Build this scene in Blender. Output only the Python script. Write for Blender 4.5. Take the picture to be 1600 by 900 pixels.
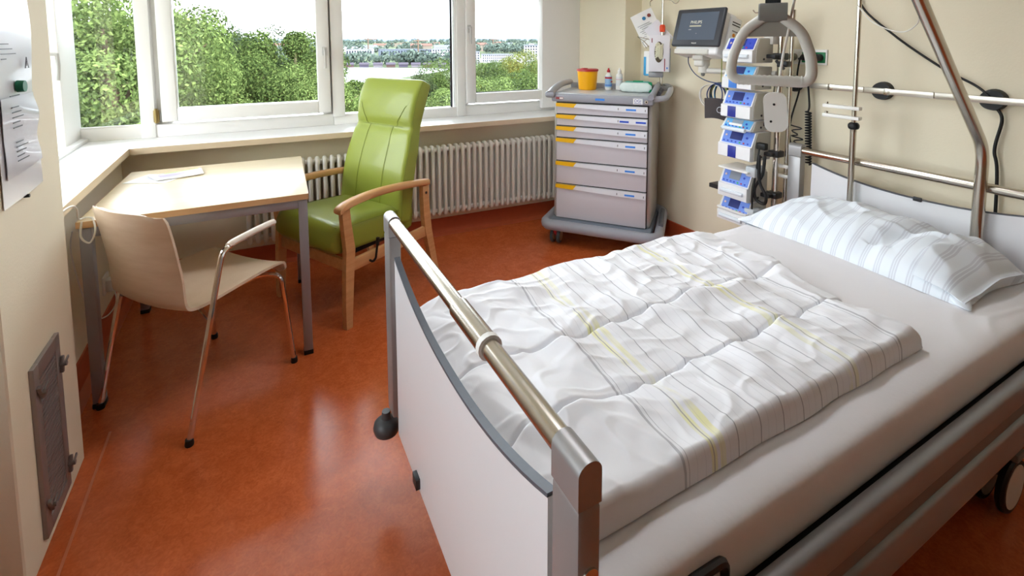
import bpy, bmesh, math, random
from mathutils import Matrix, Vector, noise
random.seed(7)
SC = bpy.context.scene
for o in list(bpy.data.objects): bpy.data.objects.remove(o)
COL = SC.collection
PI = math.pi

# ------------------------------------------------------------------ camera
F_PX, CX, CY = 765.124, 800.0, 128.635
YAW, PITCH, ROLL = 0.4853987, 0.0878496, 0.0020381
fw = Vector((math.sin(YAW)*math.cos(PITCH), math.cos(YAW)*math.cos(PITCH), -math.sin(PITCH)))
rt = Vector((math.cos(YAW), -math.sin(YAW), 0)); dn = fw.cross(rt)
r2 = math.cos(ROLL)*rt + math.sin(ROLL)*dn; d2 = -math.sin(ROLL)*rt + math.cos(ROLL)*dn
camd = bpy.data.cameras.new('camera'); cam = bpy.data.objects.new('camera', camd); COL.objects.link(cam)
cam.matrix_world = Matrix(((r2.x, -d2.x, -fw.x, 0), (r2.y, -d2.y, -fw.y, 0), (r2.z, -d2.z, -fw.z, 1.45), (0, 0, 0, 1)))
camd.sensor_fit = 'HORIZONTAL'; camd.sensor_width = 36.0; camd.lens = F_PX/1600*36
camd.shift_x = (800-CX)/1600; camd.shift_y = -(450-CY)/1600
camd.clip_start = 0.05; camd.clip_end = 20000
SC.camera = cam
# ------------------------------------------------------------------ world, sun, exposure
world = bpy.data.worlds.new('sky'); SC.world = world; world.use_nodes = True
bg = world.node_tree.nodes['Background']
bg.inputs['Color'].default_value = (0.86, 0.925, 1.0, 1)
bg.inputs['Strength'].default_value = 3.2
sund = bpy.data.lights.new('sun', 'SUN'); sund.energy = 3.6; sund.angle = math.radians(6); sund.color = (1.0, 0.95, 0.86)
sun = bpy.data.objects.new('sun', sund); COL.objects.link(sun)
sun.rotation_euler = (math.radians(50), 0, math.radians(28))
FILL = 5.5  # strength of the added ceiling fill
SC.view_settings.view_transform = 'Standard'; SC.view_settings.look = 'None'
SC.view_settings.exposure = 1.53; SC.view_settings.gamma = 1.0; SC.view_settings.use_curve_mapping = False

# ------------------------------------------------------------------ helpers
def lin(r, g, b):
    f = lambda c: (c/255)/12.92 if c/255 <= 0.04045 else ((c/255+0.055)/1.055)**2.4
    return (f(r), f(g), f(b), 1)
MATS = {}
def mat(name, rgb, rough=0.5, metal=0.0, var=0.0, vscale=8.0, bump=0.0, bscale=60.0, coat=0.0, spec=0.5, emit=None, stretch=None, trans=0.0, alpha=1.0, ior=1.45):
    if name in MATS: return MATS[name]
    m = bpy.data.materials.new(name); m.use_nodes = True; nt = m.node_tree; b = nt.nodes['Principled BSDF']
    c = lin(*rgb); b.inputs['Base Color'].default_value = c
    b.inputs['Roughness'].default_value = rough; b.inputs['Metallic'].default_value = metal
    b.inputs['Coat Weight'].default_value = coat; b.inputs['Specular IOR Level'].default_value = spec
    b.inputs['Transmission Weight'].default_value = trans; b.inputs['Alpha'].default_value = alpha; b.inputs['IOR'].default_value = ior
    if emit: b.inputs['Emission Color'].default_value = lin(*emit[0]); b.inputs['Emission Strength'].default_value = emit[1]
    if var or bump:
        tc = nt.nodes.new('ShaderNodeTexCoord'); mp = nt.nodes.new('ShaderNodeMapping'); nt.links.new(tc.outputs['Object'], mp.inputs['Vector'])
        if stretch: mp.inputs['Scale'].default_value = stretch
    if var:
        n = nt.nodes.new('ShaderNodeTexNoise'); n.inputs['Scale'].default_value = vscale; n.inputs['Detail'].default_value = 5
        nt.links.new(mp.outputs['Vector'], n.inputs['Vector'])
        mx = nt.nodes.new('ShaderNodeMix'); mx.data_type = 'RGBA'
        mx.inputs['A'].default_value = tuple(max(0, v*(1-var)) for v in c[:3])+(1,); mx.inputs['B'].default_value = tuple(min(1, v*(1+var)) for v in c[:3])+(1,)
        nt.links.new(n.outputs['Fac'], mx.inputs['Factor']); nt.links.new(mx.outputs['Result'], b.inputs['Base Color'])
    if bump:
        n2 = nt.nodes.new('ShaderNodeTexNoise'); n2.inputs['Scale'].default_value = bscale; n2.inputs['Detail'].default_value = 3
        nt.links.new(mp.outputs['Vector'], n2.inputs['Vector'])
        bp = nt.nodes.new('ShaderNodeBump'); bp.inputs['Strength'].default_value = bump; bp.inputs['Distance'].default_value = 0.003
        nt.links.new(n2.outputs['Fac'], bp.inputs['Height']); nt.links.new(bp.outputs['Normal'], b.inputs['Normal'])
    MATS[name] = m
    return m

class MB:
    def __init__(s): s.v = []; s.f = []
    def add(s, vs, fs, M=None):
        k = len(s.v)
        for p in vs:
            p = Vector(p); s.v.append(tuple(M @ p) if M else tuple(p))
        s.f += [tuple(i+k for i in f) for f in fs]
        return s
    def box(s, c, size, rz=0.0, bev=0.0, seg=2, M=None):
        bm = bmesh.new(); bmesh.ops.create_cube(bm, size=1.0)
        for v in bm.verts: v.co = Vector((v.co.x*size[0], v.co.y*size[1], v.co.z*size[2]))
        if bev: bmesh.ops.bevel(bm, geom=list(bm.edges), offset=bev, segments=seg, affect='EDGES', profile=0.5, clamp_overlap=True)
        T = Matrix.Translation(Vector(c)) @ Matrix.Rotation(rz, 4, 'Z')
        if M: T = M @ T
        bm.verts.index_update()
        s.add([v.co.copy() for v in bm.verts], [[v.index for v in f.verts] for f in bm.faces], T); bm.free()
        return s
    def bx(s, x0, x1, y0, y1, z0, z1, bev=0.0, seg=2, M=None):
        return s.box(((x0+x1)/2, (y0+y1)/2, (z0+z1)/2), (abs(x1-x0), abs(y1-y0), abs(z1-z0)), 0, bev, seg, M)
    def tube(s, pts, r, n=10, closed=False, radii=None, flat=1.0, M=None):
        pts = [Vector(p) for p in pts]; N = len(pts); k = []
        T = []
        for i in range(N):
            if closed: d = pts[(i+1) % N]-pts[i-1]
            else: d = pts[min(i+1, N-1)]-pts[max(i-1, 0)]
            T.append(d.normalized())
        up = Vector((0, 0, 1)) if abs(T[0].z) < 0.9 else Vector((1, 0, 0))
        a = T[0].cross(up).normalized(); vs = []; fs = []
        for i in range(N):
            a = (a - T[i]*a.dot(T[i])).normalized(); b = T[i].cross(a)
            rr = radii[i] if radii else r
            for j in range(n):
                t = 2*PI*j/n; vs.append(pts[i]+a*math.cos(t)*rr+b*math.sin(t)*rr*flat)
        for i in range(N if closed else N-1):
            for j in range(n):
                i2 = (i+1) % N
                fs.append((i*n+j, i*n+(j+1) % n, i2*n+(j+1) % n, i2*n+j))
        if not closed:
            fs.append(tuple(range(n-1, -1, -1))); fs.append(tuple((N-1)*n+j for j in range(n)))
        return s.add(vs, fs, M)
    def lathe(s, prof, c=(0, 0, 0), n=24, M=None):
        vs = []; fs = []; P = len(prof)
        for j in range(n):
            t = 2*PI*j/n
            for r, z in prof: vs.append((c[0]+r*math.cos(t), c[1]+r*math.sin(t), c[2]+z))
        for j in range(n):
            for i in range(P-1):
                j2 = (j+1) % n; fs.append((j*P+i, j2*P+i, j2*P+i+1, j*P+i+1))
        if prof[0][0] > 1e-5: fs.append(tuple(j*P for j in range(n-1, -1, -1)))
        if prof[-1][0] > 1e-5: fs.append(tuple(j*P+P-1 for j in range(n)))
        return s.add(vs, fs, M)
    def prism(s, poly, axis, lo, hi, M=None):
        # polygon in the two other axes (cyclic order) extruded along axis
        def mk(a, b, h): return {'x': (h, a, b), 'y': (a, h, b), 'z': (a, b, h)}[axis]
        n = len(poly); vs = [mk(a, b, lo) for a, b in poly]+[mk(a, b, hi) for a, b in poly]
        fs = [tuple(range(n-1, -1, -1)), tuple(range(n, 2*n))]+[(i, (i+1) % n, n+(i+1) % n, n+i) for i in range(n)]
        return s.add(vs, fs, M)
    def sweep(s, A, B, prof, nrm):
        # profile (offset along nrm, z) swept from A to B
        A = Vector((A[0], A[1], 0)); B = Vector((B[0], B[1], 0)); nv = Vector((nrm[0], nrm[1], 0)).normalized(); n = len(prof)
        vs = [P+nv*o+Vector((0, 0, z)) for P in (A, B) for o, z in prof]
        fs = [(i, (i+1) % n, n+(i+1) % n, n+i) for i in range(n)]+[tuple(range(n-1, -1, -1)), tuple(range(n, 2*n))]
        return s.add(vs, fs)
    def grid(s, fn, nu, nv, thick=None):
        vs = [Vector(fn(i/nu, j/nv)) for i in range(nu+1) for j in range(nv+1)]
        fs = [(i*(nv+1)+j, (i+1)*(nv+1)+j, (i+1)*(nv+1)+j+1, i*(nv+1)+j+1) for i in range(nu) for j in range(nv)]
        if thick:
            W = nv+1; nr = [Vector((0, 0, 0)) for _ in vs]
            for f in fs:
                q = (vs[f[2]]-vs[f[0]]).cross(vs[f[3]]-vs[f[1]])
                for k in f: nr[k] += q
            K = len(vs); vs = vs+[v-n.normalized()*thick for v, n in zip(vs, nr)]
            fs2 = [tuple(K+k for k in reversed(f)) for f in fs]
            bd = [i*W for i in range(nu+1)]+[nu*W+j for j in range(1, W)]+[i*W+nv for i in range(nu-1, -1, -1)]+[j for j in range(nv-1, 0, -1)]
            fs2 += [(bd[(i+1) % len(bd)], bd[i], K+bd[i], K+bd[(i+1) % len(bd)]) for i in range(len(bd))]
            fs = fs+fs2
        return s.add(vs, fs)

WM = {}
def mesh_of(name, mb, mt, smooth=35, M=None):
    me = bpy.data.meshes.new(name)
    vs = [tuple(M @ Vector(v)) for v in mb.v] if M else mb.v
    me.from_pydata(vs, [], mb.f); me.update()
    bm = bmesh.new(); bm.from_mesh(me); bmesh.ops.recalc_face_normals(bm, faces=bm.faces); bm.to_mesh(me); bm.free()
    if smooth:
        me.polygons.foreach_set('use_smooth', [True]*len(me.polygons)); me.set_sharp_from_angle(angle=math.radians(smooth))
    me.materials.append(mt)
    return me
def tag(o, label=None, cat=None, group=None, kind=None):
    if label: o['label'] = label
    if cat: o['category'] = cat
    if group: o['group'] = group
    if kind: o['kind'] = kind
    return o
def thing(name, label, cat, loc=(0, 0, 0), rz=0.0, group=None, kind=None):
    o = bpy.data.objects.new(name, None); COL.objects.link(o); o.empty_display_size = 0.05
    o.location = loc; o.rotation_euler = (0, 0, rz)
    WM[o] = Matrix.Translation(Vector(loc)) @ Matrix.Rotation(rz, 4, 'Z')
    return tag(o, label, cat, group, kind)
def part(name, mb, mt, parent=None, smooth=35, local=False, label=None):
    """mesh in world coordinates (or the thing's own when local)"""
    Wp = WM.get(parent, Matrix.Identity(4))
    me = mesh_of(name, mb, mt, smooth, None if (local or parent is None) else Wp.inverted())
    o = bpy.data.objects.new(name, me); COL.objects.link(o)
    if parent: o.parent = parent
    WM[o] = Wp
    if label: o['label'] = label
    return o
def solo(name, mb, mt, label, cat, group=None, kind=None, smooth=35):
    """a thing that is one mesh, origin at its base"""
    n = len(mb.v); c = Vector((sum(v[0] for v in mb.v)/n, sum(v[1] for v in mb.v)/n, min(v[2] for v in mb.v)))
    me = mesh_of(name, mb, mt, smooth, Matrix.Translation(-c)); o = bpy.data.objects.new(name, me); COL.objects.link(o); o.location = c
    WM[o] = Matrix.Translation(c)
    return tag(o, label, cat, group, kind)
def struct(name, mb, mt, parent=None, smooth=35):
    o = part(name, mb, mt, parent, smooth)
    if not parent: o['kind'] = 'structure'
    return o
def dup(root, loc, rz=None, label=None):
    def cp(o, par):
        c = o.copy(); COL.objects.link(c)
        if par: c.parent = par
        for ch in o.children: cp(ch, c)
        return c
    c = cp(root, None); c.location = loc
    if rz is not None: c.rotation_euler[2] = rz
    if label: c['label'] = label
    return c
def text(name, body, size, M, mt, parent, align='CENTER'):
    cu = bpy.data.curves.new('t', 'FONT'); cu.body = body; cu.size = size; cu.align_x = align; cu.align_y = 'CENTER'; cu.extrude = 0.0002
    t = bpy.data.objects.new('t', cu); COL.objects.link(t)
    dg = bpy.context.evaluated_depsgraph_get(); me = bpy.data.meshes.new_from_object(t.evaluated_get(dg))
    bpy.data.objects.remove(t)
    me.transform(WM[parent].inverted() @ M); me.materials.clear(); me.materials.append(mt); me.name = name
    o = bpy.data.objects.new(name, me); COL.objects.link(o); o.parent = parent; WM[o] = WM[parent]
    return o
def frame(c, right, up):
    r = Vector(right).normalized(); u = Vector(up); u = (u-r*u.dot(r)).normalized(); n = r.cross(u)
    return Matrix(((r.x, u.x, n.x, c[0]), (r.y, u.y, n.y, c[1]), (r.z, u.z, n.z, c[2]), (0, 0, 0, 1)))
def bez(pts, n=8):
    """Catmull-Rom through points"""
    P = [Vector(p) for p in pts]; out = []
    for i in range(len(P)-1):
        p0 = P[max(i-1, 0)]; p1 = P[i]; p2 = P[i+1]; p3 = P[min(i+2, len(P)-1)]
        for k in range(n):
            t = k/n
            out.append(0.5*((2*p1)+(p2-p0)*t+(2*p0-5*p1+4*p2-p3)*t*t+(3*p1-p0-3*p2+p3)*t**3))
    out.append(P[-1]); return out
def fillet(pts, r, n=5):
    P = [Vector(p) for p in pts]; out = [P[0]]
    for i in range(1, len(P)-1):
        a = (P[i-1]-P[i]); b = (P[i+1]-P[i]); q = min(r, a.length*.45, b.length*.45); A = P[i]+a.normalized()*q; B = P[i]+b.normalized()*q
        for k in range(n+1):
            t = k/n; out.append(A*(1-t)**2+P[i]*2*t*(1-t)+B*t*t)
    out.append(P[-1]); return out
def coil(p0, p1, r, turns, n=12):
    p0 = Vector(p0); p1 = Vector(p1); d = (p1-p0); t0 = d.normalized(); a = t0.orthogonal().normalized(); b = t0.cross(a)
    N = turns*n
    return [p0+d*(i/N)+a*r*math.cos(2*PI*i/n)+b*r*math.sin(2*PI*i/n) for i in range(N+1)]

# ------------------------------------------------------------------ materials
m_wall = mat('wall_paint', (236, 226, 200), 0.75, var=0.03, vscale=3, bump=0.15, bscale=140)
m_ceil = mat('ceiling_paint', (245, 243, 238), 0.8)
m_sillw = mat('sill_white', (243, 243, 242), 0.35, var=0.01)
m_silledge = mat('sill_edge', (228, 208, 178), 0.5, var=0.04, vscale=6)
m_frame = mat('window_white', (240, 238, 234), 0.35, var=0.015, vscale=4)
m_steel = mat('brushed_steel', (205, 198, 186), 0.24, 1.0, var=0.05, vscale=30)
m_chrome = mat('chrome', (225, 215, 205), 0.08, 1.0)
m_alu = mat('silver_paint', (165, 163, 162), 0.38, 0.55, var=0.03)
m_alud = mat('grey_profile', (150, 150, 152), 0.4, 0.4)
m_plastw = mat('white_plastic', (238, 236, 230), 0.35)
m_plastg = mat('light_grey_plastic', (214, 211, 202), 0.42)
m_plastm = mat('mid_grey_plastic', (128, 128, 124), 0.45)
m_dark = mat('dark_plastic', (38, 38, 40), 0.4)
m_black = mat('black_rubber', (18, 18, 18), 0.5)
m_paper = mat('paper', (244, 243, 240), 0.6)
m_blue = mat('blue_panel', (70, 130, 215), 0.4)
m_red = mat('red_plastic', (190, 45, 50), 0.35)

def glass_mat():
    m = bpy.data.materials.new('window_glass'); m.use_nodes = True; nt = m.node_tree; nt.nodes.clear()
    out = nt.nodes.new('ShaderNodeOutputMaterial'); mix = nt.nodes.new('ShaderNodeMixShader'); tr = nt.nodes.new('ShaderNodeBsdfTransparent'); gl = nt.nodes.new('ShaderNodeBsdfGlossy'); fr = nt.nodes.new('ShaderNodeFresnel')
    fr.inputs['IOR'].default_value = 1.45; gl.inputs['Roughness'].default_value = 0.0; tr.inputs['Color'].default_value = (0.97, 0.985, 0.98, 1)
    nt.links.new(fr.outputs[0], mix.inputs[0]); nt.links.new(tr.outputs[0], mix.inputs[1]); nt.links.new(gl.outputs[0], mix.inputs[2]); nt.links.new(mix.outputs[0], out.inputs[0])
    return m
m_glass = glass_mat()

def floor_mat():
    m = bpy.data.materials.new('orange_linoleum'); m.use_nodes = True; nt = m.node_tree; b = nt.nodes['Principled BSDF']
    tc = nt.nodes.new('ShaderNodeTexCoord')
    n1 = nt.nodes.new('ShaderNodeTexNoise'); n1.inputs['Scale'].default_value = 70; n1.inputs['Detail'].default_value = 6; n1.inputs['Distortion'].default_value = 1.2
    n2 = nt.nodes.new('ShaderNodeTexNoise'); n2.inputs['Scale'].default_value = 9; n2.inputs['Detail'].default_value = 4; n2.inputs['Distortion'].default_value = 1.5
    for n in (n1, n2): nt.links.new(tc.outputs['Object'], n.inputs['Vector'])
    add = nt.nodes.new('ShaderNodeMath'); add.operation = 'MULTIPLY_ADD'; add.inputs[1].default_value = 0.55
    sc = nt.nodes.new('ShaderNodeMath'); sc.operation = 'MULTIPLY'; sc.inputs[1].default_value = 0.45
    nt.links.new(n2.outputs['Fac'], sc.inputs[0]); nt.links.new(n1.outputs['Fac'], add.inputs[0]); nt.links.new(sc.outputs[0], add.inputs[2])
    cr = nt.nodes.new('ShaderNodeValToRGB'); nt.links.new(add.outputs[0], cr.inputs['Fac'])
    e = cr.color_ramp.elements; e[0].position = 0.30; e[0].color = lin(180, 82, 42); e[1].position = 0.70; e[1].color = lin(216, 112, 62)
    k = e.new(0.5); k.color = lin(199, 97, 50)
    nt.links.new(cr.outputs['Color'], b.inputs['Base Color'])
    b.inputs['Roughness'].default_value = 0.22; b.inputs['Specular IOR Level'].default_value = 0.6
    bp = nt.nodes.new('ShaderNodeBump'); bp.inputs['Strength'].default_value = 0.06; bp.inputs['Distance'].default_value = 0.002
    nt.links.new(n1.outputs['Fac'], bp.inputs['Height']); nt.links.new(bp.outputs['Normal'], b.inputs['Normal'])
    return m
m_floor = floor_mat()
m_cove = mat('cove_linoleum', (186, 88, 52), 0.4, var=0.12, vscale=30)
def wood_mat(name, rgb, rgb2, rough, scale=(3, 40, 40), coat=0.1):
    m = bpy.data.materials.new(name); m.use_nodes = True; nt = m.node_tree; b = nt.nodes['Principled BSDF']
    tc = nt.nodes.new('ShaderNodeTexCoord'); mp = nt.nodes.new('ShaderNodeMapping'); mp.inputs['Scale'].default_value = scale
    n = nt.nodes.new('ShaderNodeTexNoise'); n.inputs['Scale'].default_value = 1.0; n.inputs['Detail'].default_value = 6; n.inputs['Roughness'].default_value = 0.65
    nt.links.new(tc.outputs['Object'], mp.inputs['Vector']); nt.links.new(mp.outputs['Vector'], n.inputs['Vector'])
    cr = nt.nodes.new('ShaderNodeValToRGB'); e = cr.color_ramp.elements; e[0].position = 0.3; e[0].color = lin(*rgb2); e[1].position = 0.7; e[1].color = lin(*rgb)
    nt.links.new(n.outputs['Fac'], cr.inputs['Fac']); nt.links.new(cr.outputs['Color'], b.inputs['Base Color'])
    b.inputs['Roughness'].default_value = rough; b.inputs['Coat Weight'].default_value = coat; b.inputs['Coat Roughness'].default_value = 0.2
    return m
m_beech = wood_mat('beech', (226, 176, 122), (208, 152, 98), 0.4)
m_maple = wood_mat('maple_top', (246, 230, 196), (238, 216, 176), 0.3)
m_mapleedge = wood_mat('maple_edge', (226, 186, 138), (212, 168, 118), 0.45)
m_birch = wood_mat('birch_ply', (234, 212, 188), (222, 196, 168), 0.38, (6, 6, 30))
m_plyedge = wood_mat('ply_edge', (205, 165, 125), (180, 138, 100), 0.5)

# ------------------------------------------------------------------ room shell
AW = math.atan(0.056); CA, SA = math.cos(AW), math.sin(AW)
WINM = Matrix(((CA, SA, 0, 0), (-SA, CA, 0, 3.335), (0, 0, 1, 0), (0, 0, 0, 1)))   # window wall frame: u along, v outward, z up; v=0 is the sill's front edge
def W(u, v, z=0.0): return tuple(WINM @ Vector((u, v, z)))
XR = 2.66
struct('floor', MB().bx(-1.6, XR+.1, -1.9, 3.62, -0.1, 0.0), m_floor, smooth=0)
struct('ceiling', MB().bx(-1.7, XR+.12, -2.0, 4.0, 2.75, 2.85), m_ceil, smooth=0)
struct('wall_right', MB().bx(XR, XR+.12, -1.9, 3.9, 0, 2.75), m_wall, smooth=0)
struct('wall_behind', MB().bx(-1.7, XR+.1, -2.0, -1.9, 0, 2.75), mat('bounce_brown', (150, 112, 82), .5, var=.1), smooth=0)  # unseen back wall, browned to keep its bounce low and warm
struct('wall_side', MB().bx(-1.7, -1.6, -1.9, 2.0, 0, .81).bx(-1.7, -1.6, -1.9, 2.0, 2.36, 2.75).bx(-1.7, -1.6, -1.9, .2, .81, 2.36).bx(-1.7, -1.6, 1.5, 2.0, .81, 2.36), m_wall, smooth=0)
struct('wall_window', MB().bx(-.75, 2.6, .13, .42, 0, .81, M=WINM), m_wall, smooth=0)
struct('wall_left', MB().bx(-1.0, -.70, 2.09, 3.75, 0, .81), m_wall, smooth=0)
struct('wall_pier', MB().bx(-1.75, -.58, 1.61, 2.098, 0, 2.75, bev=.004, seg=1), m_wall, smooth=0)
struct('wall_pillar', MB().bx(2.5, XR+.05, 2.9, 3.75, 0, 2.75, bev=.003, seg=1), m_wall, smooth=0)
struct('wall_lintel', MB().bx(-1.2, 2.6, .30, .46, 2.36, 2.75, M=WINM).bx(-1.02, -.86, 2.05, 3.8, 2.36, 2.75), m_wall, smooth=0)
# sills
def sill(name, mb_top, mb_edge):
    o = struct(name, mb_top, m_sillw); struct('edge_band', mb_edge, m_silledge, o); return o
cu = -.64
sill('trim_1', MB().prism([(-.64, .004), (2.52, .004), (2.52, .335), (-.98, .335)], 'z', .81, .845, M=WINM), MB().bx(-.634, 2.52, 0, .004, .81, .845, M=WINM))
cw = W(-.64, .004); dw = W(-.98, .335)
sill('trim_2', MB().prism([(-.639, 2.1), (cw[0], cw[1]), (dw[0], dw[1]), (-.99, 2.1)], 'z', .81, .845), MB().bx(-.639, -.635, 2.1, 3.372, .81, .845))
# cove baseboards
cove = [(0, 0), (.05, 0), (.03, .004), (.014, .016), (.007, .04), (.006, .117), (0, .12)]
def base(name, A, B, n):
    return struct(name, MB().sweep(A, B, cove, n), m_cove)
base('baseboard_window', W(-.72, .13)[:2], W(2.55, .13)[:2], (-SA, -CA))
base('baseboard_left', (-.70, 2.1), (-.70, 3.5), (1, 0))
base('baseboard_right', (XR, -1.9), (XR, 2.9), (-1, 0))
base('baseboard_pillar', (2.5, 2.9), (XR, 2.9), (0, -1))
struct('trim_3', MB().bx(-.534, -.526, 1.6, 2.2, 0, .0010), mat('weld_line', (205, 120, 82), .4), smooth=0)

# ------------------------------------------------------------------ windows
def rect_frame(mb, u0, u1, z0, z1, w, v0, v1, bev=.006, wb=None, M=WINM):
    wb = wb or w
    mb.bx(u0, u0+w, v0, v1, z0, z1, bev, M=M); mb.bx(u1-w, u1, v0, v1, z0, z1, bev, M=M)
    mb.bx(u0+w, u1-w, v0, v1, z0, z0+wb, bev, M=M); mb.bx(u0+w, u1-w, v0, v1, z1-w, z1, bev, M=M)
    return mb
def pane(par, u0, u1, z0, z1, v, M=WINM):
    return struct('pane', MB().bx(u0, u1, v, v+.006, z0, z1, M=M), m_glass, par, 0)
def win_handle(par, u, z, M=WINM, v=.29):
    h = MB().box((u, v-.006, z), (.03, .012, .06), 0, .004, M=M)
    h.tube([(u, v-.012, z+.012), (u, v-.045, z+.012)], .009, 10, M=M)
    h.tube(fillet([(u, v-.045, z+.016), (u, v-.048, z-.04), (u, v-.042, z-.115)], .02), .009, 10, M=M)
    return struct('handle', h, mat('handle_white', (206, 204, 200), .3), par)
ZT = 2.34
def posts(name, u0, u1, v0=.325, v1=.42): return struct(name, MB().bx(u0, u1, v0, v1, .845, ZT, .004, M=WINM), m_frame)
# window_2: narrow fixed light in the corner
w = struct('window_2', MB().bx(-1.06, -.645, .335, .40, .845, .922, .004, M=WINM).bx(-1.06, -.645, .335, .40, ZT-.06, ZT, .004, M=WINM).bx(-1.06, -.985, .335, .40, .845, ZT, .004, M=WINM).bx(-.985, -.65, .345, .36, .90, .93, .004, M=WINM), m_frame)
pane(w, -.99, -.63, .92, ZT-.05, .365)
w = struct('window_post', MB().bx(-.648, -.573, .315, .42, .845, ZT, .005, M=WINM), m_frame)
# window_3: opening casement
w = struct('window_3', MB().bx(-.58, .47, .325, .42, .845, .925, .004, M=WINM).bx(-.58, .47, .325, .42, ZT-.05, ZT, .004, M=WINM).bx(-.60, -.49, .378, .42, .90, ZT-.03, .003, M=WINM).bx(.40, .49, .378, .42, .90, ZT-.03, .003, M=WINM), m_frame)
s_ = struct('sash', rect_frame(MB(), -.535, .452, .942, ZT-.06, .082, .29, .375, .008), m_frame, w)
struct('glazing_bead', rect_frame(MB(), -.462, .382, 1.012, ZT-.13, .012, .30, .345, .003), m_frame, s_)
pane(s_, -.46, .38, 1.015, ZT-.13, .345); win_handle(s_, .42, 1.37)
struct('hinge', MB().bx(-.575, -.545, .285, .31, .945, 1.02, .003, M=WINM).tube([(-.56, .287, .94), (-.56, .287, 1.03)], .010, 8, M=WINM), mat('brass', (150, 130, 85), .3, 1.0), w)
w = struct('window_post', MB().bx(.463, .545, .305, .42, .905, ZT, .005, M=WINM), m_frame)
# window_4: fixed light
w = struct('window_4', MB().bx(.47, 1.45, .325, .42, .845, .918, .004, M=WINM).bx(.47, 1.45, .325, .42, ZT-.05, ZT, .004, M=WINM).bx(1.37, 1.40, .33, .42, .9, ZT, .004, M=WINM), m_frame)
pane(w, .54, 1.37, .91, ZT-.04, .36)
struct('gasket', MB().bx(1.345, 1.362, .366, .372, .918, ZT-.05, M=WINM), mat('gasket_grey', (70, 70, 78), .6), w)
w = struct('window_post', MB().bx(1.385, 1.454, .315, .42, .845, ZT, .005, M=WINM), m_frame)
# window_5: opening casement by the pillar
w = struct('window_5', MB().bx(1.45, 2.56, .325, .42, .845, .93, .004, M=WINM).bx(1.45, 2.56, .325, .42, ZT-.05, ZT, .004, M=WINM).bx(2.515, 2.57, .30, .42, .845, ZT, .004, M=WINM).bx(1.42, 1.50, .378, .42, .90, ZT-.03, .003, M=WINM).bx(2.48, 2.56, .378, .42, .90, ZT-.03, .003, M=WINM), m_frame)
s_ = struct('sash', rect_frame(MB(), 1.456, 2.518, .945, ZT-.06, .078, .29, .375, .008), m_frame, w)
pane(s_, 1.52, 2.45, 1.01, ZT-.13, .345); win_handle(s_, 1.476, 1.53)
struct('gasket', rect_frame(MB(), 1.533, 2.441, 1.022, ZT-.13, .006, .338, .3445, 0), MATS['gasket_grey'], s_)
bl = struct('outside_blind', MB().bx(1.46, 2.56, .46, .53, 1.80, ZT, .01, M=WINM), mat('blind_grey', (150, 152, 155), .5, .3), w)
# window_1: casement in the left wall, seen edge on
LM = Matrix(((0, -1, 0, -.60), (1, 0, 0, 0), (0, 0, 1, 0), (0, 0, 0, 1)))     # u = y, v = -x
w = struct('window_1', MB().bx(2.1, 3.72, .29, .42, .845, .868, .004, M=LM).bx(2.1, 3.72, .325, .42, ZT-.05, ZT, .004, M=LM).bx(3.46, 3.75, .325, .40, .845, ZT, .006, M=LM), m_frame)
s_ = struct('sash', rect_frame(MB(), 2.12, 3.47, .87, ZT-.06, .36, .285, .37, .008, .12), m_frame, w)
pane(s_, 2.47, 3.12, .98, ZT-.4, .335, LM); win_handle(s_, 3.120, 1.37, LM, .285)

# window_added: unseen opening added beyond the pier to let in more daylight
SM = Matrix(((0, -1, 0, -1.25), (1, 0, 0, 0), (0, 0, 1, 0), (0, 0, 0, 1)))
w = struct('window_added', rect_frame(MB(), .2, 1.5, .81, 2.36, .06, .36, .44, .005, M=SM), m_frame)
pane(w, .26, 1.44, .87, 2.30, .40, SM)
# added fill panel under the ceiling, out of view, to brighten the room
for (x, y, lab) in ((1.1, 1.7, 'added unseen fill light at the ceiling above the bed'),):
    t = thing('added_fill_panel', lab, 'lamp', (x, y, 2.67))
    part('housing', rect_frame(MB(), x-.62, x+.62, y-.17, y+.17, .02, 2.68, 2.75, .003, M=Matrix(((1, 0, 0, 0), (0, 0, 1, 0), (0, 1, 0, 0), (0, 0, 0, 1)))), m_frame, t)
    part('emitter', MB().bx(x-.60, x+.60, y-.15, y+.15, 2.685, 2.70), mat('fill_emission', (250, 248, 240), .5, emit=((246, 248, 255), FILL)), t)

# ------------------------------------------------------------------ radiator
rad = thing('radiator', 'white tubular column radiator under the window sill', 'radiator', W(1.03, .065, 0), -AW)
N = 49; pitch = .0452; u0 = -.07-1.03
sec = MB()
for v in (-.028, .028):
    sec.tube(fillet([(0, 0, .676), (0, v, .672), (0, v, .60), (0, v, .25), (0, v, .186), (0, 0, .180)], .02, 3), .0142, 8)
sme = mesh_of('column', sec, mat('radiator_white', (240, 236, 226), .3), 50)
for i in range(N):
    o = bpy.data.objects.new('column', sme); COL.objects.link(o); o.parent = rad; o.location = (u0+i*pitch, 0, 0); WM[o] = WM[rad]
part('header', MB().tube([(u0-.01, 0, .655), (u0+(N-1)*pitch+.01, 0, .655)], .017, 10), MATS['radiator_white'], rad, local=True)
part('header', MB().tube([(u0-.01, 0, .203), (u0+(N-1)*pitch+.01, 0, .203)], .017, 10), MATS['radiator_white'], rad, local=True)
for q in (.5, 1.6): part('bracket', MB().bx(u0+q, u0+q+.03, 0, .064, .3, .32), MATS['radiator_white'], rad, local=True)
part('supply_pipe', MB().tube(fillet([(u0-.012, 0, .203), (u0-.05, 0, .203), (u0-.05, .06, .203)], .02), .009, 8), MATS['radiator_white'], rad, local=True)

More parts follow.
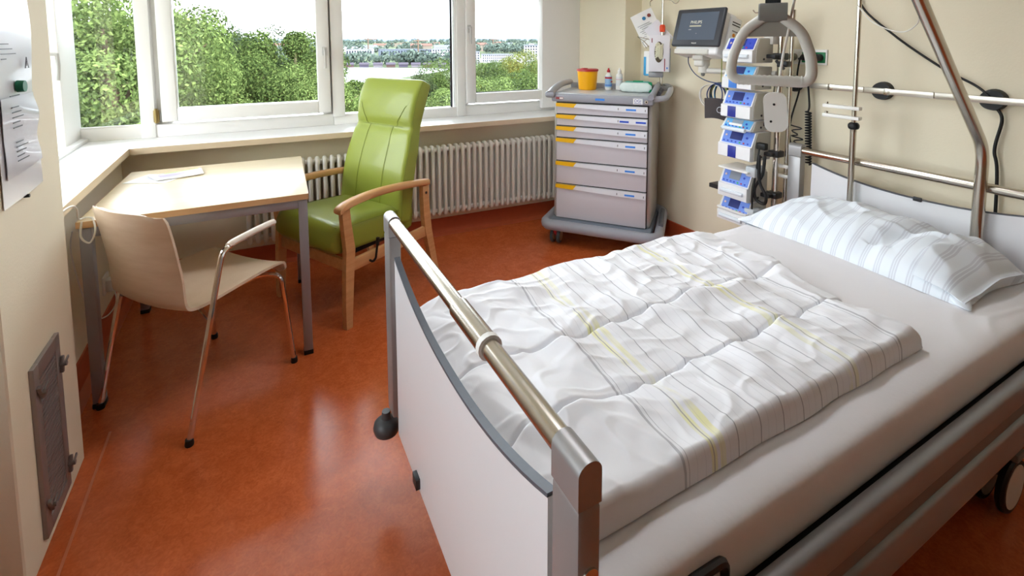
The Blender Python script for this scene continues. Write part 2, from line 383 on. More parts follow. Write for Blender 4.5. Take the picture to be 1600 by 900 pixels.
# ------------------------------------------------------------------ desk
dc = (-.199, 2.742); drz = -math.atan(.042)
desk = thing('desk', 'square maple topped desk with grey steel frame in the window corner', 'desk', (dc[0], dc[1], 0), drz)
part('desktop', MB().bx(-.408, .408, -.392, .392, .7335, .761, .003), m_maple, desk, local=True)
eb = MB(); t = .0012
eb.bx(-.4092, .4092, -.3932, -.392, .7345, .760).bx(-.4092, .4092, .392, .3932, .7345, .760).bx(-.4092, -.408, -.392, .392, .7345, .760).bx(.408, .4092, -.392, .392, .7345, .760)
part('edge_band', eb, m_mapleedge, desk, local=True, label='warm maple edge banding')
m_deskgrey = mat('desk_steel', (160, 160, 166), .4, .35)
ap = MB().bx(-.37, .37, -.388, -.363, .695, .733, .002).bx(-.37, .37, .363, .388, .695, .733, .002).bx(-.40, -.375, -.36, .36, .695, .733, .002).bx(.375, .40, -.36, .36, .695, .733, .002)
part('frame', ap, m_deskgrey, desk, local=True)
for sx in (-1, 1):
    for sy in (-1, 1):
        cx, cy = sx*.384, sy*.371
        l = part('leg', MB().bx(cx-.019, cx+.019, cy-.019, cy+.019, .018, .7325, .003), m_deskgrey, desk, local=True)
        part('foot_cap', MB().bx(cx-.0205, cx+.0205, cy-.0205, cy+.0205, 0, .022, .003), m_black, l, local=True)

# ------------------------------------------------------------------ shell chair
chf = Vector((.7507, .6606, 0)); chrz = math.atan2(chf.y, chf.x)
chair = thing('shell_chair', 'bent birch plywood armchair with chrome tube legs at the desk', 'chair', (-.243, 2.340, 0), chrz)
prof = bez([(.255, 0, .418), (.235, 0, .438), (.12, 0, .446), (-.03, 0, .440), (-.14, 0, .436), (-.20, 0, .452), (-.232, 0, .505), (-.252, 0, .60), (-.272, 0, .72), (-.298, 0, .845)], 6)
LEN = len(prof)-1
def shell(a, b):
    k = a*LEN; i = min(int(k), LEN-1); p = prof[i].lerp(prof[i+1], k-i); y = (b*2-1)
    hw = .205+.012*math.sin(min(1, a*1.6)*PI)
    if a < .04: hw -= .03*(1-a/.04)**2
    if a > .95: hw -= .030*((a-.95)/.05)**2
    s = max(0, min(1, (a-.45)/.35)); s = s*s*(3-2*s)
    dip = .018*(1-s)*(y*y)
    return (p.x+.045*s*y*y, y*hw, p.z+dip*(1 if a > .1 else a/.1)-(.012*(1-(a/.08))*y*y if a < .08 else 0)-(.018*y**4 if a > .985 else 0))
part('shell', MB().grid(shell, 54, 16, .011), m_birch, chair, 60, local=True)
for sy in (-1, 1):
    leg = part('leg', MB().tube(fillet([(-.245, sy*.25, .012), (-.088, sy*.262, .655), (-.03, sy*.262, .672)], .045, 6), .0105, 10), m_chrome, chair, local=True)
    part('rubber_foot', MB().lathe([(.0, 0), (.014, 0), (.015, .006), (.013, .024), (0, .024)], (-.246, sy*.25, 0), 12), m_black, leg, local=True)
    leg = part('leg', MB().tube(fillet([(.242, sy*.25, .012), (.212, sy*.225, .422), (.16, sy*.15, .428), (-.10, sy*.13, .42)], .04, 6), .0105, 10), m_chrome, chair, local=True)
    part('rubber_foot', MB().lathe([(.0, 0), (.014, 0), (.015, .006), (.013, .024), (0, .024)], (.243, sy*.25, 0), 12), m_black, leg, local=True)
    part('armrest', MB().tube(bez([(-.062, sy*.262, .668), (-.03, sy*.262, .674), (.06, sy*.264, .682), (.14, sy*.262, .684), (.155, sy*.262, .683)], 5), .017, 12, radii=[.013]*3+[.0155]*14+[.016, .0155, .013, .008], flat=.8), m_plastw if False else mat('arm_pad', (238, 226, 212), .4), chair, local=True)
    part('under_tube', MB().tube([(-.10, sy*.13, .42), (-.147, sy*.257, .418)], .008, 8), m_chrome, chair, local=True)
part('crossbar', MB().tube([(-.10, -.13, .42), (-.10, .13, .42)], .009, 8), m_chrome, chair, local=True)
scr = MB()
for x, y in ((.10, .11), (.10, -.11), (-.1, .11), (-.1, -.11)): scr.lathe([(0, .0), (.007, 0), (.006, .003), (0, .004)], (x, y, .4485 if x > 0 else .444), 10)
part('screws', scr, m_dark, chair, local=True)

# ------------------------------------------------------------------ green armchair
af = Vector((-.874, -.486, 0)); arz = math.atan2(af.y, af.x)
arm = thing('armchair', 'lime green leather high back armchair with beech arms by the radiator', 'armchair', (.46, 2.855, 0), arz)
m_green = mat('green_leather', (150, 164, 64), .36, var=.05, vscale=5, bump=.25, bscale=220, coat=.15)
m_seam = mat('seam', (134, 148, 52), .6)
def puff(x0, x1, hw0, hw1, z0, z1, nose=.03):
    def fn(a, b):
        # closed ring profile swept front to back
        x = x0+(x1-x0)*a; hw = hw0+(hw1-hw0)*a; t = b*2*PI
        c, s = math.cos(t), math.sin(t); e = .28
        cy = abs(c)**e*(1 if c >= 0 else -1); cz = abs(s)**e*(1 if s >= 0 else -1)
        k = min(a, 1-a)/.10; k = 1 if k >= 1 else (1-(1-k)**2)**.5
        zc = (z0+z1)/2; hh = (z1-z0)/2
        return (x, hw*cy*(.90+.10*k), zc+hh*cz*(.55+.45*k)+.012*math.sin(a*PI)*(1 if cz > 0 else 0)*(1-(cy*cy)*.5))
    return fn
seat = MB().grid(puff(-.24, .345, .24, .262, .345, .50), 24, 48)
n_ = 49
seat.f.append(tuple(range(n_-1))); seat.f.append(tuple(24*n_+j for j in range(n_-1)))
TS = Matrix.Translation((0, 0, 0)) @ Matrix.Rotation(math.radians(-4), 4, 'Y')
seat.v = [tuple(TS @ Vector(v)) for v in seat.v]
so = part('seat', seat, m_green, arm, 70, local=True)
sm = MB()
for sy in (-1, 1): sm.tube([tuple(TS @ Vector((x/20*.50-.2, sy*(.248+.014*(x/20)), .487+.006*math.sin(x/20*PI)))) for x in range(21)], .0014, 6)
sm.tube([tuple(TS @ Vector((.318, y/10*.24, .4895))) for y in range(-10, 11)], .0022, 6)
part('seam', sm, m_seam, so, local=True)
# backrest: slab along a reclined curve
bc = bez([(-.165, 0, .40), (-.185, 0, .50), (-.215, 0, .66), (-.262, 0, .82), (-.30, 0, .96), (-.345, 0, 1.10), (-.39, 0, 1.195)], 6); BL = len(bc)-1
def back(a, b):
    k = a*BL; i = min(int(k), BL-1); p = bc[i].lerp(bc[i+1], k-i); d = (bc[min(i+1, BL)]-bc[i]).normalized(); nrm = Vector((d.z, 0, -d.x))
    t = b*2*PI; c, s = math.cos(t), math.sin(t); e = .30
    cy = abs(c)**e*(1 if c >= 0 else -1); cn = abs(s)**e*(1 if s >= 0 else -1)
    hw = .268-.022*a-(.014*math.exp(-((a-.64)/.12)**2))
    th = .052
    kk = min(a/.06, (1-a)/.05); kk = 1 if kk >= 1 else (1-(1-kk)**2)**.5
    bulge = 0.0
    if cn > 0:
        bulge = .020*(1-cy*cy)*math.sin(min(1, a/.62)*PI) if a < .62 else .026*math.sin((a-.62)/.38*PI)*(1-.4*cy*cy)
        bulge -= .010*math.exp(-((a-.62)/.03)**2)
        bulge += .018*abs(cy)**3*(1 if a < .62 else 0)*math.sin(min(1, a/.62)*PI)
    return tuple(p+Vector((0, hw*cy*(.93+.07*kk), 0))+nrm*(th*cn*(.6+.4*kk)+bulge))
bk = MB().grid(back, 60, 64); n_ = 65
bk.f.append(tuple(range(n_-1))); bk.f.append(tuple(60*n_+j for j in range(n_-1)))
bo = part('backrest', bk, m_green, arm, 70, local=True)
def front_at(a, y):
    best = None
    for j in range(0, 65):
        p = Vector(back(a, j/64*.5))
        if best is None or abs(p.y-y) < abs(best.y-y): best = p
    return best
sm = MB()
L1 = []
for k in range(17):
    y = -.17+.34*k/16; L1.append(front_at(.62, y)+Vector((.003, 0, .002)))
sm.tube(L1, .0014, 6)
for sy in (-1, 1):
    sm.tube([front_at(a/20*.62, sy*(.10+.02*(1-a/20)))+Vector((.003, 0, 0)) for a in range(2, 21)], .0013, 6)
    sm.tube([front_at(.62+k/8*.14, sy*(.12+.075*(k/8)))+Vector((.003, 0, 0)) for k in range(9)], .0013, 6)
    sm.tube([Vector(back(a/40, .03 if sy > 0 else .47))+Vector((.001, sy*.001, 0)) for a in range(2, 39)], .0014, 6)
part('seam', sm, m_seam, bo, local=True)
for sy in (-1, 1):
    y = sy*.29
    # front leg, tapered and raked
    def bar(pts, w, d0=None):
        mb = MB(); n = len(pts); vs = []
        for (x, z, ww) in pts:
            vs += [(x-ww, y-w, z), (x+ww, y-w, z), (x+ww, y+w, z), (x-ww, y+w, z)]
        fs = [(0, 3, 2, 1), tuple((n-1)*4+i for i in range(4))]
        for i in range(n-1):
            for j in range(4): fs.append((i*4+j, i*4+(j+1) % 4, i*4+4+(j+1) % 4, i*4+4+j))
        return mb.add(vs, fs)
    part('leg', bar([(.272, 0, .018), (.268, .12, .022), (.258, .30, .026), (.25, .40, .027), (.266, .54, .024), (.272, .612, .023)], .0155), m_beech, arm, 30, local=True)
    part('leg', bar([(-.385, 0, .018), (-.352, .14, .023), (-.312, .32, .027), (-.300, .44, .026), (-.295, .53, .024), (-.295, .592, .024)], .0155), m_beech, arm, 30, local=True)
    ar = MB(); pts = bez([(.312, 0, .612), (.27, 0, .628), (.18, 0, .640), (.05, 0, .643), (-.10, 0, .634), (-.23, 0, .620), (-.325, 0, .607)], 5)
    vs = []; nn = len(pts)
    for i, p in enumerate(pts):
        u = i/(nn-1); ww = .027-.006*u; yy = y-sy*.004*math.sin(u*PI)
        th = .017
        if i == 0: th = .010
        for (dy, dz) in ((-1, -.7), (-.75, -1), (.75, -1), (1, -.7), (1, .6), (.7, 1), (-.7, 1), (-1, .6)): vs.append((p.x, yy+dy*ww, p.z+dz*th))
    fs = [tuple(range(7, -1, -1)), tuple((nn-1)*8+j for j in range(8))]
    for i in range(nn-1):
        for j in range(8): fs.append((i*8+j, i*8+(j+1) % 8, i*8+8+(j+1) % 8, i*8+8+j))
    part('armrest', ar.add(vs, fs), m_beech, arm, 50, local=True)
    part('side_rail', MB().bx(-.33, .245, y-.011, y+.011, .285, .345, .003), m_beech, arm, local=True)
    part('bolt', MB().tube([(-.295, y+sy*.0155, .55), (-.295, y+sy*.018, .55)], .008, 12), m_dark, arm, local=True)
part('front_rail', MB().bx(.243, .265, -.275, .275, .285, .345, .003), m_beech, arm, local=True)
part('mechanism', MB().bx(-.2, .2, -.23, .23, .335, .375, .004).tube([(-.1, -.2, .35), (-.1, .262, .35)], .008, 8), m_dark, arm, local=True)
part('recline_lever', MB().tube(fillet([(.13, .255, .305), (.13, .325, .300), (.115, .33, .315), (.10, .33, .40)], .015), .006, 8).tube([(.102, .33, .38), (.098, .33, .42)], .009, 8), m_black, arm, local=True, label='black recline lever')

# ------------------------------------------------------------------ medical drawer cart
crz = math.atan2(-.77, .64)
cart = thing('drawer_cart', 'grey six drawer medical cart with yellow tabs on castors', 'cart', (2.235, 2.764, 0), crz)
m_cartf = mat('cart_front', (208, 203, 208), .4, var=.02); m_cartg = mat('cart_grey', (158, 160, 168), .38); m_cartl = mat('cart_silver', (190, 188, 186), .35, .4)
m_yel = mat('yellow_tab', (246, 190, 16), .35); m_strip = mat('handle_strip', (232, 234, 240), .3); m_lblue = mat('blue_label', (60, 140, 235), .4)
part('body', MB().bx(-.335, .335, -.215, .225, .185, 1.02, .02, 3), m_cartl, cart, local=True)
part('front_recess', MB().bx(-.313, .313, -.221, -.21, .186, 1.016), mat('recess_black', (24, 26, 30), .5), cart, local=True)
dz = [(.934, 1.012), (.852, .931), (.769, .849), (.603, .766), (.440, .600), (.192, .437)]
for i, (a, b) in enumerate(dz):
    d = part('drawer', MB().bx(-.308, .308, -.236, -.214, a+.002, b-.004, .002), m_cartf, cart, local=True)
    tp = b-.004
    hp = [(-.308, tp), (.308, tp), (.308, tp-.040), (.10, tp-.036), (-.10, tp-.028), (-.308, tp-.019)]
    part('handle_strip', MB().prism(hp, 'y', -.252, -.236), m_strip, d, 30, local=True)
    part('tab', MB().prism([(-.3095, tp+.001), (-.165, tp+.001), (-.185, tp-.027), (-.3095, tp-.022)], 'y', -.2535, -.2355), m_yel, d, 30, local=True, label='yellow corner tab')
    if i == 1: lx = ((.13, .19), (.235, .30))
    else: lx = ((.17, .235),)
    for x0, x1 in lx: part('sticker', MB().bx(x0, x1, -.2528, -.252, tp-.028, tp-.016), m_lblue if i != 1 else mat('deep_blue_label', (38, 80, 200), .4), d, local=True)
    part('notch', MB().bx(.118, .122, -.2526, -.252, tp-.027, tp-.013).bx(.292, .296, -.2526, -.252, tp-.030, tp-.016) if i != 1 else MB().bx(.118, .122, -.2526, -.252, tp-.027, tp-.013), m_dark, d, local=True)
part('fascia', MB().bx(-.345, .345, -.25, .24, 1.018, 1.074, .012, 3), m_cartg, cart, local=True)
part('worktop', MB().bx(-.325, .325, -.232, .225, 1.07, 1.079, .003), mat('tray_grey', (196, 198, 200), .25, .2), cart, local=True)
part('back_rim', MB().bx(-.335, .335, .205, .24, 1.07, 1.115, .012, 3), m_cartg, cart, local=True)
rim = MB()
pts = bez([(-.345, -.27, 1.075), (-.352, -.15, 1.098), (-.352, .02, 1.118), (-.345, .22, 1.118)], 6)
part('side_rim', MB().tube(pts, .028, 12, flat=.8), m_cartg, cart, local=True)
part('side_rim', MB().tube([(-p.x-.015, p.y, p.z) for p in pts], .020, 12), m_cartg, cart, local=True)
part('corner_bumper', MB().bx(-.385, -.315, -.275, -.235, 1.045, 1.09, .016, 3), m_cartg, cart, local=True)
part('push_handle', MB().tube(fillet([(.33, -.225, 1.058), (.415, -.215, 1.066), (.43, -.06, 1.094), (.42, .10, 1.108), (.38, .19, 1.112), (.32, .20, 1.10)], .07, 7), .020, 12), mat('handle_grey', (176, 178, 184), .35), cart, local=True)
part('handle_grip', MB().tube([(.36, -.12, 1.085), (.365, .16, 1.11)], .018, 10), mat('grip_grey', (96, 98, 104), .5), cart, local=True)
part('badge', MB().tube([(x, -.2505, 1.043+z) for x, z in [(-.285+.012*math.cos(t)-(.018 if math.cos(t) < 0 else -.018), .007*math.sin(t)) for t in [k*PI/8 for k in range(16)]]], .0014, 6, closed=True), mat('badge_red', (150, 50, 55), .4), cart, local=True)
part('badge_plate', MB().bx(-.312, -.258, -.2506, -.25, 1.037, 1.049), m_paper, cart, local=True)
part('badge_fill', MB().bx(-.310, -.285, -.251, -.2505, 1.038, 1.048), MATS['badge_red'], cart, local=True)
part('sticker', MB().bx(-.035, .028, -.2508, -.2498, 1.038, 1.052), m_lblue, cart, local=True)
part('sticker', MB().bx(.215, .275, -.2508, -.2498, 1.026, 1.062), m_paper, cart, local=True, label='white square sticker')
wc = WM[cart]
text('print', 'DGI', .026, wc @ frame((.245, -.2512, 1.047), (1, 0, 0), (0, 0, 1)), mat('print_blue', (60, 80, 170), .5), cart)
part('print_line', MB().bx(.222, .268, -.2512, -.2506, 1.030, 1.033), MATS['print_blue'], cart, local=True)
part('lock', MB().tube([(.30, -.25, 1.043), (.30, -.257, 1.043)], .011, 14), m_steel, cart, local=True)
part('lock_core', MB().tube([(.30, -.257, 1.043), (.30, -.2575, 1.043)], .005, 10), m_dark, cart, local=True)
bp_ = fillet([(-.33, .26, .15), (-.375, .24, .15), (-.385, -.25, .15), (-.355, -.29, .15), (.355, -.29, .15), (.395, -.25, .15), (.385, .19, .18), (.33, .235, .18)], .05, 5)
part('bumper', MB().tube(bp_, .033, 12, flat=1.15), m_cartg, cart, local=True)
part('base', MB().bx(-.35, .35, -.27, .25, .115, .187, .02, 2), mat('base_grey', (120, 128, 140), .45), cart, local=True)
part('base_grip', MB().tube([(.40, -.15, .20), (.385, .12, .215)], .016, 10), MATS['grip_grey'], cart, local=True)
for sx, sy in ((-.31, -.23), (.31, -.23), (-.31, .2), (.31, .2)):
    c = part('castor', MB().tube([(sx, sy, .06), (sx, sy, .125)], .014, 10).bx(sx-.012, sx+.012, sy-.03, sy+.035, .075, .11, .006), m_red if sy < 0 else m_plastm, cart, local=True)
    wl = MB(); hb = MB()
    for o_ in (-.024, .024):
        M = Matrix.Translation((sx+o_, sy+.01, .055)) @ Matrix.Rotation(PI/2, 4, 'Y')
        wl.lathe([(.035, -.011), (.051, -.010), (.055, -.004), (.055, .004), (.051, .010), (.035, .011)], n=24, M=M)
        hb.lathe([(0, -.012), (.038, -.0125), (.040, 0), (.038, .0125), (0, .012)], n=20, M=M)
    part('wheel', wl, mat('tyre_grey', (72, 76, 80), .6), c, local=True); part('hub', hb, mat('hub_tan', (214, 178, 140), .5), c, local=True)

def cl(x, y, z=1.079): return wc @ Vector((x, y, z))
# things standing on the cart
p = cl(-.165, .06)
b = thing('sharps_bin', 'yellow plastic sharps bin with red lid on the cart top', 'bin', p)
part('tub', MB().lathe([(0, 0), (.060, 0), (.064, .004), (.074, .132), (.074, .140)], n=32), mat('bin_yellow', (252, 180, 10), .3, trans=0.0), b, local=True)
part('lid', MB().lathe([(0, .153), (.070, .153), (.079, .150), (.080, .137), (.076, .136), (0, .138)], n=32).box((-.035, -.01, .156), (.04, .03, .008), 0, .003), m_red, b, local=True)
m_lab1 = mat('label_sky', (150, 190, 225), .5)
for (x, y, lab, capm, prof_, bandm) in ((-.018, .10, 'white spray bottle with red cap and blue label on the cart', m_red, [(0, 0), (.022, 0), (.024, .003), (.024, .10), (.022, .108), (.012, .118), (.012, .13)], m_lab1),
                             (.058, .12, 'plain white bottle with white cap beside the spray bottle', m_plastw, [(0, 0), (.023, 0), (.025, .003), (.025, .105), (.022, .114), (.011, .120), (.011, .128)], mat('label_pale', (225, 228, 228), .5))):
    b = thing('bottle', lab, 'bottle', cl(x, y))
    bo = part('bottle_body', MB().lathe(prof_, n=20), m_plastw, b, local=True)
    part('cap', MB().lathe([(0, .13), (.0125, .128), (.0125, .142), (.007, .147), (.006, .158), (0, .158)], n=16), capm, b, local=True)
    part('label_wrap', MB().lathe([(.0243, .02), (.0253, .02), (.0253, .098), (.0243, .098)] if x < 0 else [(.0252, .03), (.0256, .03), (.0256, .095), (.0252, .095)], n=20), bandm, b, local=True)
    part('print_band', MB().lathe([(.0253, .082), (.0257, .082), (.0257, .094), (.0253, .094)] if x < 0 else [(.0256, .075), (.0259, .075), (.0259, .079), (.0256, .079)], n=20), m_red if x < 0 else mat('print_pink', (225, 160, 165), .5), b, local=True)
    if x < 0:
        part('print_band', MB().lathe([(.0253, .03), (.0257, .03), (.0257, .038), (.0253, .038)], n=20), m_blue, b, local=True)
        part('print_mark', MB().box((0.009, -.0245, .06), (.016, .004, .009), .3), m_red, b, local=True)
b = thing('wipes_pack', 'soft pack of wipes with green flap on the cart', 'wipes', cl(.195, .0), crz+.1)
def pk(a, bb):
    x = (a*2-1); t = bb*2*PI; c, s = math.cos(t), math.sin(t); e = .45
    k = 1-abs(x)**8; k = max(k, .12)**.5
    yy = abs(c)**e*(1 if c >= 0 else -1)*.055; zz = abs(s)**e*(1 if s >= 0 else -1)*.036*k
    nz = noise.noise(Vector((x*6, yy*40, zz*40)))*.004
    return (x*.108, yy*(.85+.15*k)+nz, .037+zz+nz*.5)
part('pouch', MB().grid(pk, 30, 32), mat('pouch_film', (226, 238, 232), .25), b, 60, local=True)
part('top_band', MB().bx(-.07, .09, -.045, .03, .0725, .075, .001), mat('teal_band', (60, 185, 170), .35), b, local=True)
part('flap', MB().bx(-.02, .05, -.03, .02, .073, .081, .003), mat('green_flap', (20, 150, 95), .35), b, local=True)
part('end_seal', MB().bx(.078, .110, -.050, .04, .004, .072, .012), MATS['green_flap'], b, local=True)

# ------------------------------------------------------------------ glove dispenser on its pole beside the cart
gp = (2.53, 2.547)
st = thing('accessory_pole', 'thin steel pole rising behind the cart with an orange cap', 'pole', (gp[0], gp[1], 1.1))
part('tube', MB().tube([(gp[0], gp[1], 1.10), (gp[0], gp[1], 1.515)], .010, 10).tube([(gp[0], gp[1], 1.5), (gp[0], gp[1], 2.0)], .008, 10), m_steel, st)
part('clamp', MB().box((gp[0]-.04, gp[1]-.04, 1.11), (.14, .04, .03), -.78, .004), m_plastm, st)
part('collar', MB().lathe([(.0, 1.497), (.017, 1.499), (.019, 1.51), (.019, 1.535), (.015, 1.548), (0, 1.549)], (gp[0], gp[1], 0), 14), mat('orange_cap', (238, 78, 36), .4), st)
hk = MB().tube(bez([(gp[0], gp[1], 1.72), (gp[0]-.02, gp[1]+.04, 1.73), (gp[0]-.03, gp[1]+.09, 1.715), (gp[0]-.03, gp[1]+.09, 1.68)], 5), .003, 6)
hk.tube(bez([(gp[0], gp[1], 1.72), (gp[0]+.02, gp[1]-.05, 1.715), (gp[0]+.03, gp[1]-.08, 1.69), (gp[0]+.03, gp[1]-.11, 1.70), (gp[0]+.03, gp[1]-.12, 1.73)], 5), .003, 6)
part('hook', hk, m_steel, st)
GM = frame((2.475, 2.505, 1.225), (.66, -.75, 0), (0, 0, 1))     # local x right, y up, z towards the camera
g = thing('glove_box', 'white cardboard box of disposable gloves with oval opening on the pole', 'glove box', (2.475, 2.505, 1.225))
part('carton', MB().bx(-.073, .062, 0, .25, -.04, .025, .003, M=GM), mat('carton', (232, 228, 232), .5), g)
ov = MB(); vs = [(-.008+.030*math.cos(t), .135+.072*math.sin(t), .0258) for t in [k*PI/12 for k in range(24)]]
ov.add(vs+[(-.008, .135, .0258)], [(k, (k+1) % 24, 24) for k in range(24)], GM); part('opening', ov, mat('hole_brown', (96, 84, 66), .7), g)
gl = MB()
for k in range(9):
    yy = .095+.011*k; gl.tube([GM @ Vector(q) for q in bez([(-.03, yy+.004*math.sin(k*2), .027), (-.012, yy+.014, .036), (.004, yy-.006, .033), (.016, yy+.008, .027)], 4)], .0055, 6)
part('glove', gl, mat('latex', (226, 222, 196), .55), g, 60)
part('red_edge', MB().bx(.028, .034, .005, .09, .025, .026, M=GM).bx(-.058, -.052, .20, .23, .025, .026, M=GM), mat('print_maroon', (140, 40, 60), .5), g)
part('blue_mark', MB().bx(.043, .052, .02, .032, .025, .026, M=GM), m_blue, g)
part('holder', MB().bx(-.075, .02, -.04, -.002, -.05, .01, .003, M=GM).bx(.063, .066, -.003, .16, -.045, .03, M=GM), m_alud, g)
part('wire_rack', MB().tube([GM @ Vector(q) for q in ((-.075, .22, .0), (-.13, .235, .01), (-.155, .24, .012), (-.11, .21, .02), (-.075, .17, .02))], .0025, 6).tube([GM @ Vector(q) for q in ((-.085, .23, -.03), (-.12, .20, .0), (-.09, .16, .02))], .0025, 6), m_steel, g)
g2 = thing('tissue_pack', 'blue and white pack hanging behind the glove box', 'pack', tuple(GM @ Vector((-.085, -.03, -.06))))
part('pack', MB().bx(-.115, -.045, -.035, .14, -.09, -.05, .006, M=GM), m_paper, g2); part('blue_side', MB().bx(-.1155, -.098, -.03, .10, -.092, -.0492, .002, M=GM).bx(-.11, -.05, -.034, -.02, -.0905, -.0492, .002, M=GM), mat('pack_blue', (70, 165, 215), .4), g2)
PMx = frame(tuple(GM @ Vector((-.10, .305, -.12))), (.57, -.65, .42), (-.2, .3, .9))
pp_ = thing('paper_sheets', 'printed paper sheets in a sleeve hanging tilted from the pole hook', 'paper', tuple(GM @ Vector((-.10, .20, 0))))
def sheet(a, bb): q = PMx @ Vector(((a-.5)*.16, (bb-.5)*.24, .012*math.sin(a*PI)+.004*math.sin(bb*7))); return tuple(q)
part('sheet', MB().grid(sheet, 8, 10, .0008), m_paper, pp_, 60)
PM2 = PMx @ Matrix.Translation((.05, -.075, .016)) @ Matrix.Rotation(.25, 4, 'Z')
part('sheet', MB().grid(lambda a, bb: tuple(PM2 @ Vector(((a-.5)*.12, (bb-.5)*.17, .012*math.sin(a*PI)))), 6, 8, .0008), mat('paper_grey', (232, 230, 236), .35), pp_, 60)
for (x, y, mm) in ((.045, .075, mat('dot_brown', (140, 62, 48), .5)), (.005, .07, mat('dot_teal', (36, 120, 165), .5))):
    part('round_sticker', MB().tube([PMx @ Vector((x, y, .0115)), PMx @ Vector((x, y, .0135))], .013, 18), mm, pp_)
tl = MB()
for k in range(8): tl.bx(-.06+.01*(k % 3), .03+.01*(k % 2), .03-k*.014, .033-k*.014, .0115, .0135, M=PMx)
tag(part('printed_lines', tl, mat('print_grey', (150, 150, 155), .6), pp_), kind='stuff')

# ------------------------------------------------------------------ bed
bed = thing('hospital_bed', 'height adjustable hospital bed frame with white end boards and steel rails', 'bed', (1.4, .99, 0))
m_board = mat('white_laminate', (228, 227, 228), .3, var=.01, coat=.2)
def arch(x0, x1, y0, y1, z0, z1):
    w_ = (x1-x0)/2; xc = (x0+x1)/2
    poly = [(x0, z0), (x1, z0)]+[(xc+w_*math.cos(t), z1-w_*.9+w_*.9*math.sin(t)) for t in [k*PI/12 for k in range(13)]]
    return MB().prism(poly, 'y', y0, y1)
def end(x0, x1, sgn, zt, zr, zp_edge, zp_mid, zbot, xp0, xp1):
    for (y0, y1) in ((.475, .54), (1.475, 1.54)):
        q = part('post', MB().bx(x0, x1, y0, y1, .24, zt-.065, .006), m_alu, bed)
        part('post_cap', arch(x0, x1, y0, y1, zt-.064, zt), m_alu, q, 40)
        part('post_bolt', MB().tube([((x0+x1)/2, y0-.003 if y0 < 1 else y1+.003, .738), ((x0+x1)/2, (y0+y1)/2, .738)], .013, 14), m_steel, q)
    yc = .99; hw = .49
    part('rail', MB().tube([((x0+x1)/2, .52, zr), ((x0+x1)/2, 1.50, zr)], .0185, 16), m_steel, bed, 60)
    top = [(yc-hw+.055+k*(2*hw-.11)/24, zp_mid+(zp_edge-zp_mid)*abs(k/12-1)**2.2) for k in range(25)]
    pl = part('end_panel', MB().prism([(top[0][0], zbot), (top[-1][0], zbot)]+top[::-1], 'x', xp0, xp1), m_board, bed, 30)
    stp = MB(); eh = .005 if sgn < 0 else .0015
    for k in range(24):
        (ya, za), (yb, zb) = top[k], top[k+1]
        stp.add([(xp0-.001, ya, za-.002), (xp1+.001, ya, za-.002), (xp1+.001, ya, za+eh), (xp0-.001, ya, za+eh), (xp0-.001, yb, zb-.002), (xp1+.001, yb, zb-.002), (xp1+.001, yb, zb+eh), (xp0-.001, yb, zb+eh)], [(0, 1, 5, 4), (1, 2, 6, 5), (2, 3, 7, 6), (3, 0, 4, 7)]+([(0, 3, 2, 1)] if k == 0 else [])+([(4, 5, 6, 7)] if k == 23 else []))
    part('panel_edge', stp, mat('edge_grey', (84, 88, 96), .45), pl, 40)
    return pl
fp = end(.346, .384, -1, .902, .880, .79, .708, .225, .350, .365)
part('rail_sleeve', MB().tube([(.365, .79, .880), (.365, .935, .880)], .0225, 16), m_steel, bed, 60)
part('rail_ring', MB().tube([(.365, .780, .880), (.365, .793, .880)], .0245, 16), m_plastw, bed)
part('panel_clip', MB().bx(.338, .351, 1.20, 1.235, .235, .265, .002), m_dark, fp)
hp_ = end(2.43, 2.475, 1, .915, .882, .83, .775, .30, 2.445, 2.46)
part('panel_clip', MB().bx(2.436, 2.446, .965, .995, .768, .785, .002), m_dark, hp_)
for sg, ya, yb in ((-1, .466, .499), (1, 1.481, 1.514)):
    part('side_rail', MB().bx(.395, 2.42, ya, yb, .430, .506, .012, 3), m_alud, bed)
    part('side_rail', MB().bx(.395, 2.42, ya, yb, .288, .385, .012, 3), m_alud, bed)
    part('rail_infill', MB().bx(.40, 2.41, (ya+yb)/2-.006, (ya+yb)/2+.006, .38, .435), mat('infill_grey', (120, 112, 108), .5), bed)
part('lying_surface', MB().bx(.41, 2.41, .502, 1.478, .405, .462, .006), m_dark, bed)
part('underframe', MB().bx(.55, 2.3, .72, .78, .30, .40, .006).bx(.62, .70, .55, 1.43, .16, .20, .006).bx(1.96, 2.04, .55, 1.43, .16, .20, .006).bx(.55, 2.3, 1.2, 1.26, .30, .40, .006).bx(.6, 2.25, .68, 1.3, .13, .18, .006).bx(.75, .81, .8, 1.2, .15, .36, .006).bx(2.05, 2.11, .8, 1.2, .15, .36, .006), mat('frame_grey', (140, 140, 145), .45), bed)
for x in (.66, 2.0):
    for y, dy in ((.545, -1), (1.435, 1)):
        c = part('castor', MB().bx(x-.03, x+.03, y-.05 if dy < 0 else y-.09, y+.09 if dy < 0 else y+.05, .175, .205, .01).tube([(x, y, .10), (x, y, .20)], .014, 12), m_plastm, bed)
        wl = MB(); hb = MB()
        for o_ in (-.028, .028):
            M = Matrix.Translation((x, y+o_, .085)) @ Matrix.Rotation(PI/2, 4, 'X')
            wl.lathe([(.05, -.012), (.080, -.011), (.085, -.004), (.085, .004), (.080, .011), (.05, .012)], n=28, M=M)
            hb.lathe([(0, -.013), (.068, -.0125), (.069, 0), (.068, .0125), (0, .013)], n=24, M=M)
        part('wheel', wl, m_black, c); part('hub', hb, m_plastg, c)
for x in (.333, 2.47):
    for y in (1.515, .47):
        part('bumper_roller', MB().lathe([(0, .166), (.026, .166), (.038, .175), (.042, .190), (.039, .205), (.028, .216), (.016, .222), (.013, .245), (0, .245)], (x, y, 0), 24), mat('roller_grey', (72, 74, 76), .4), bed)
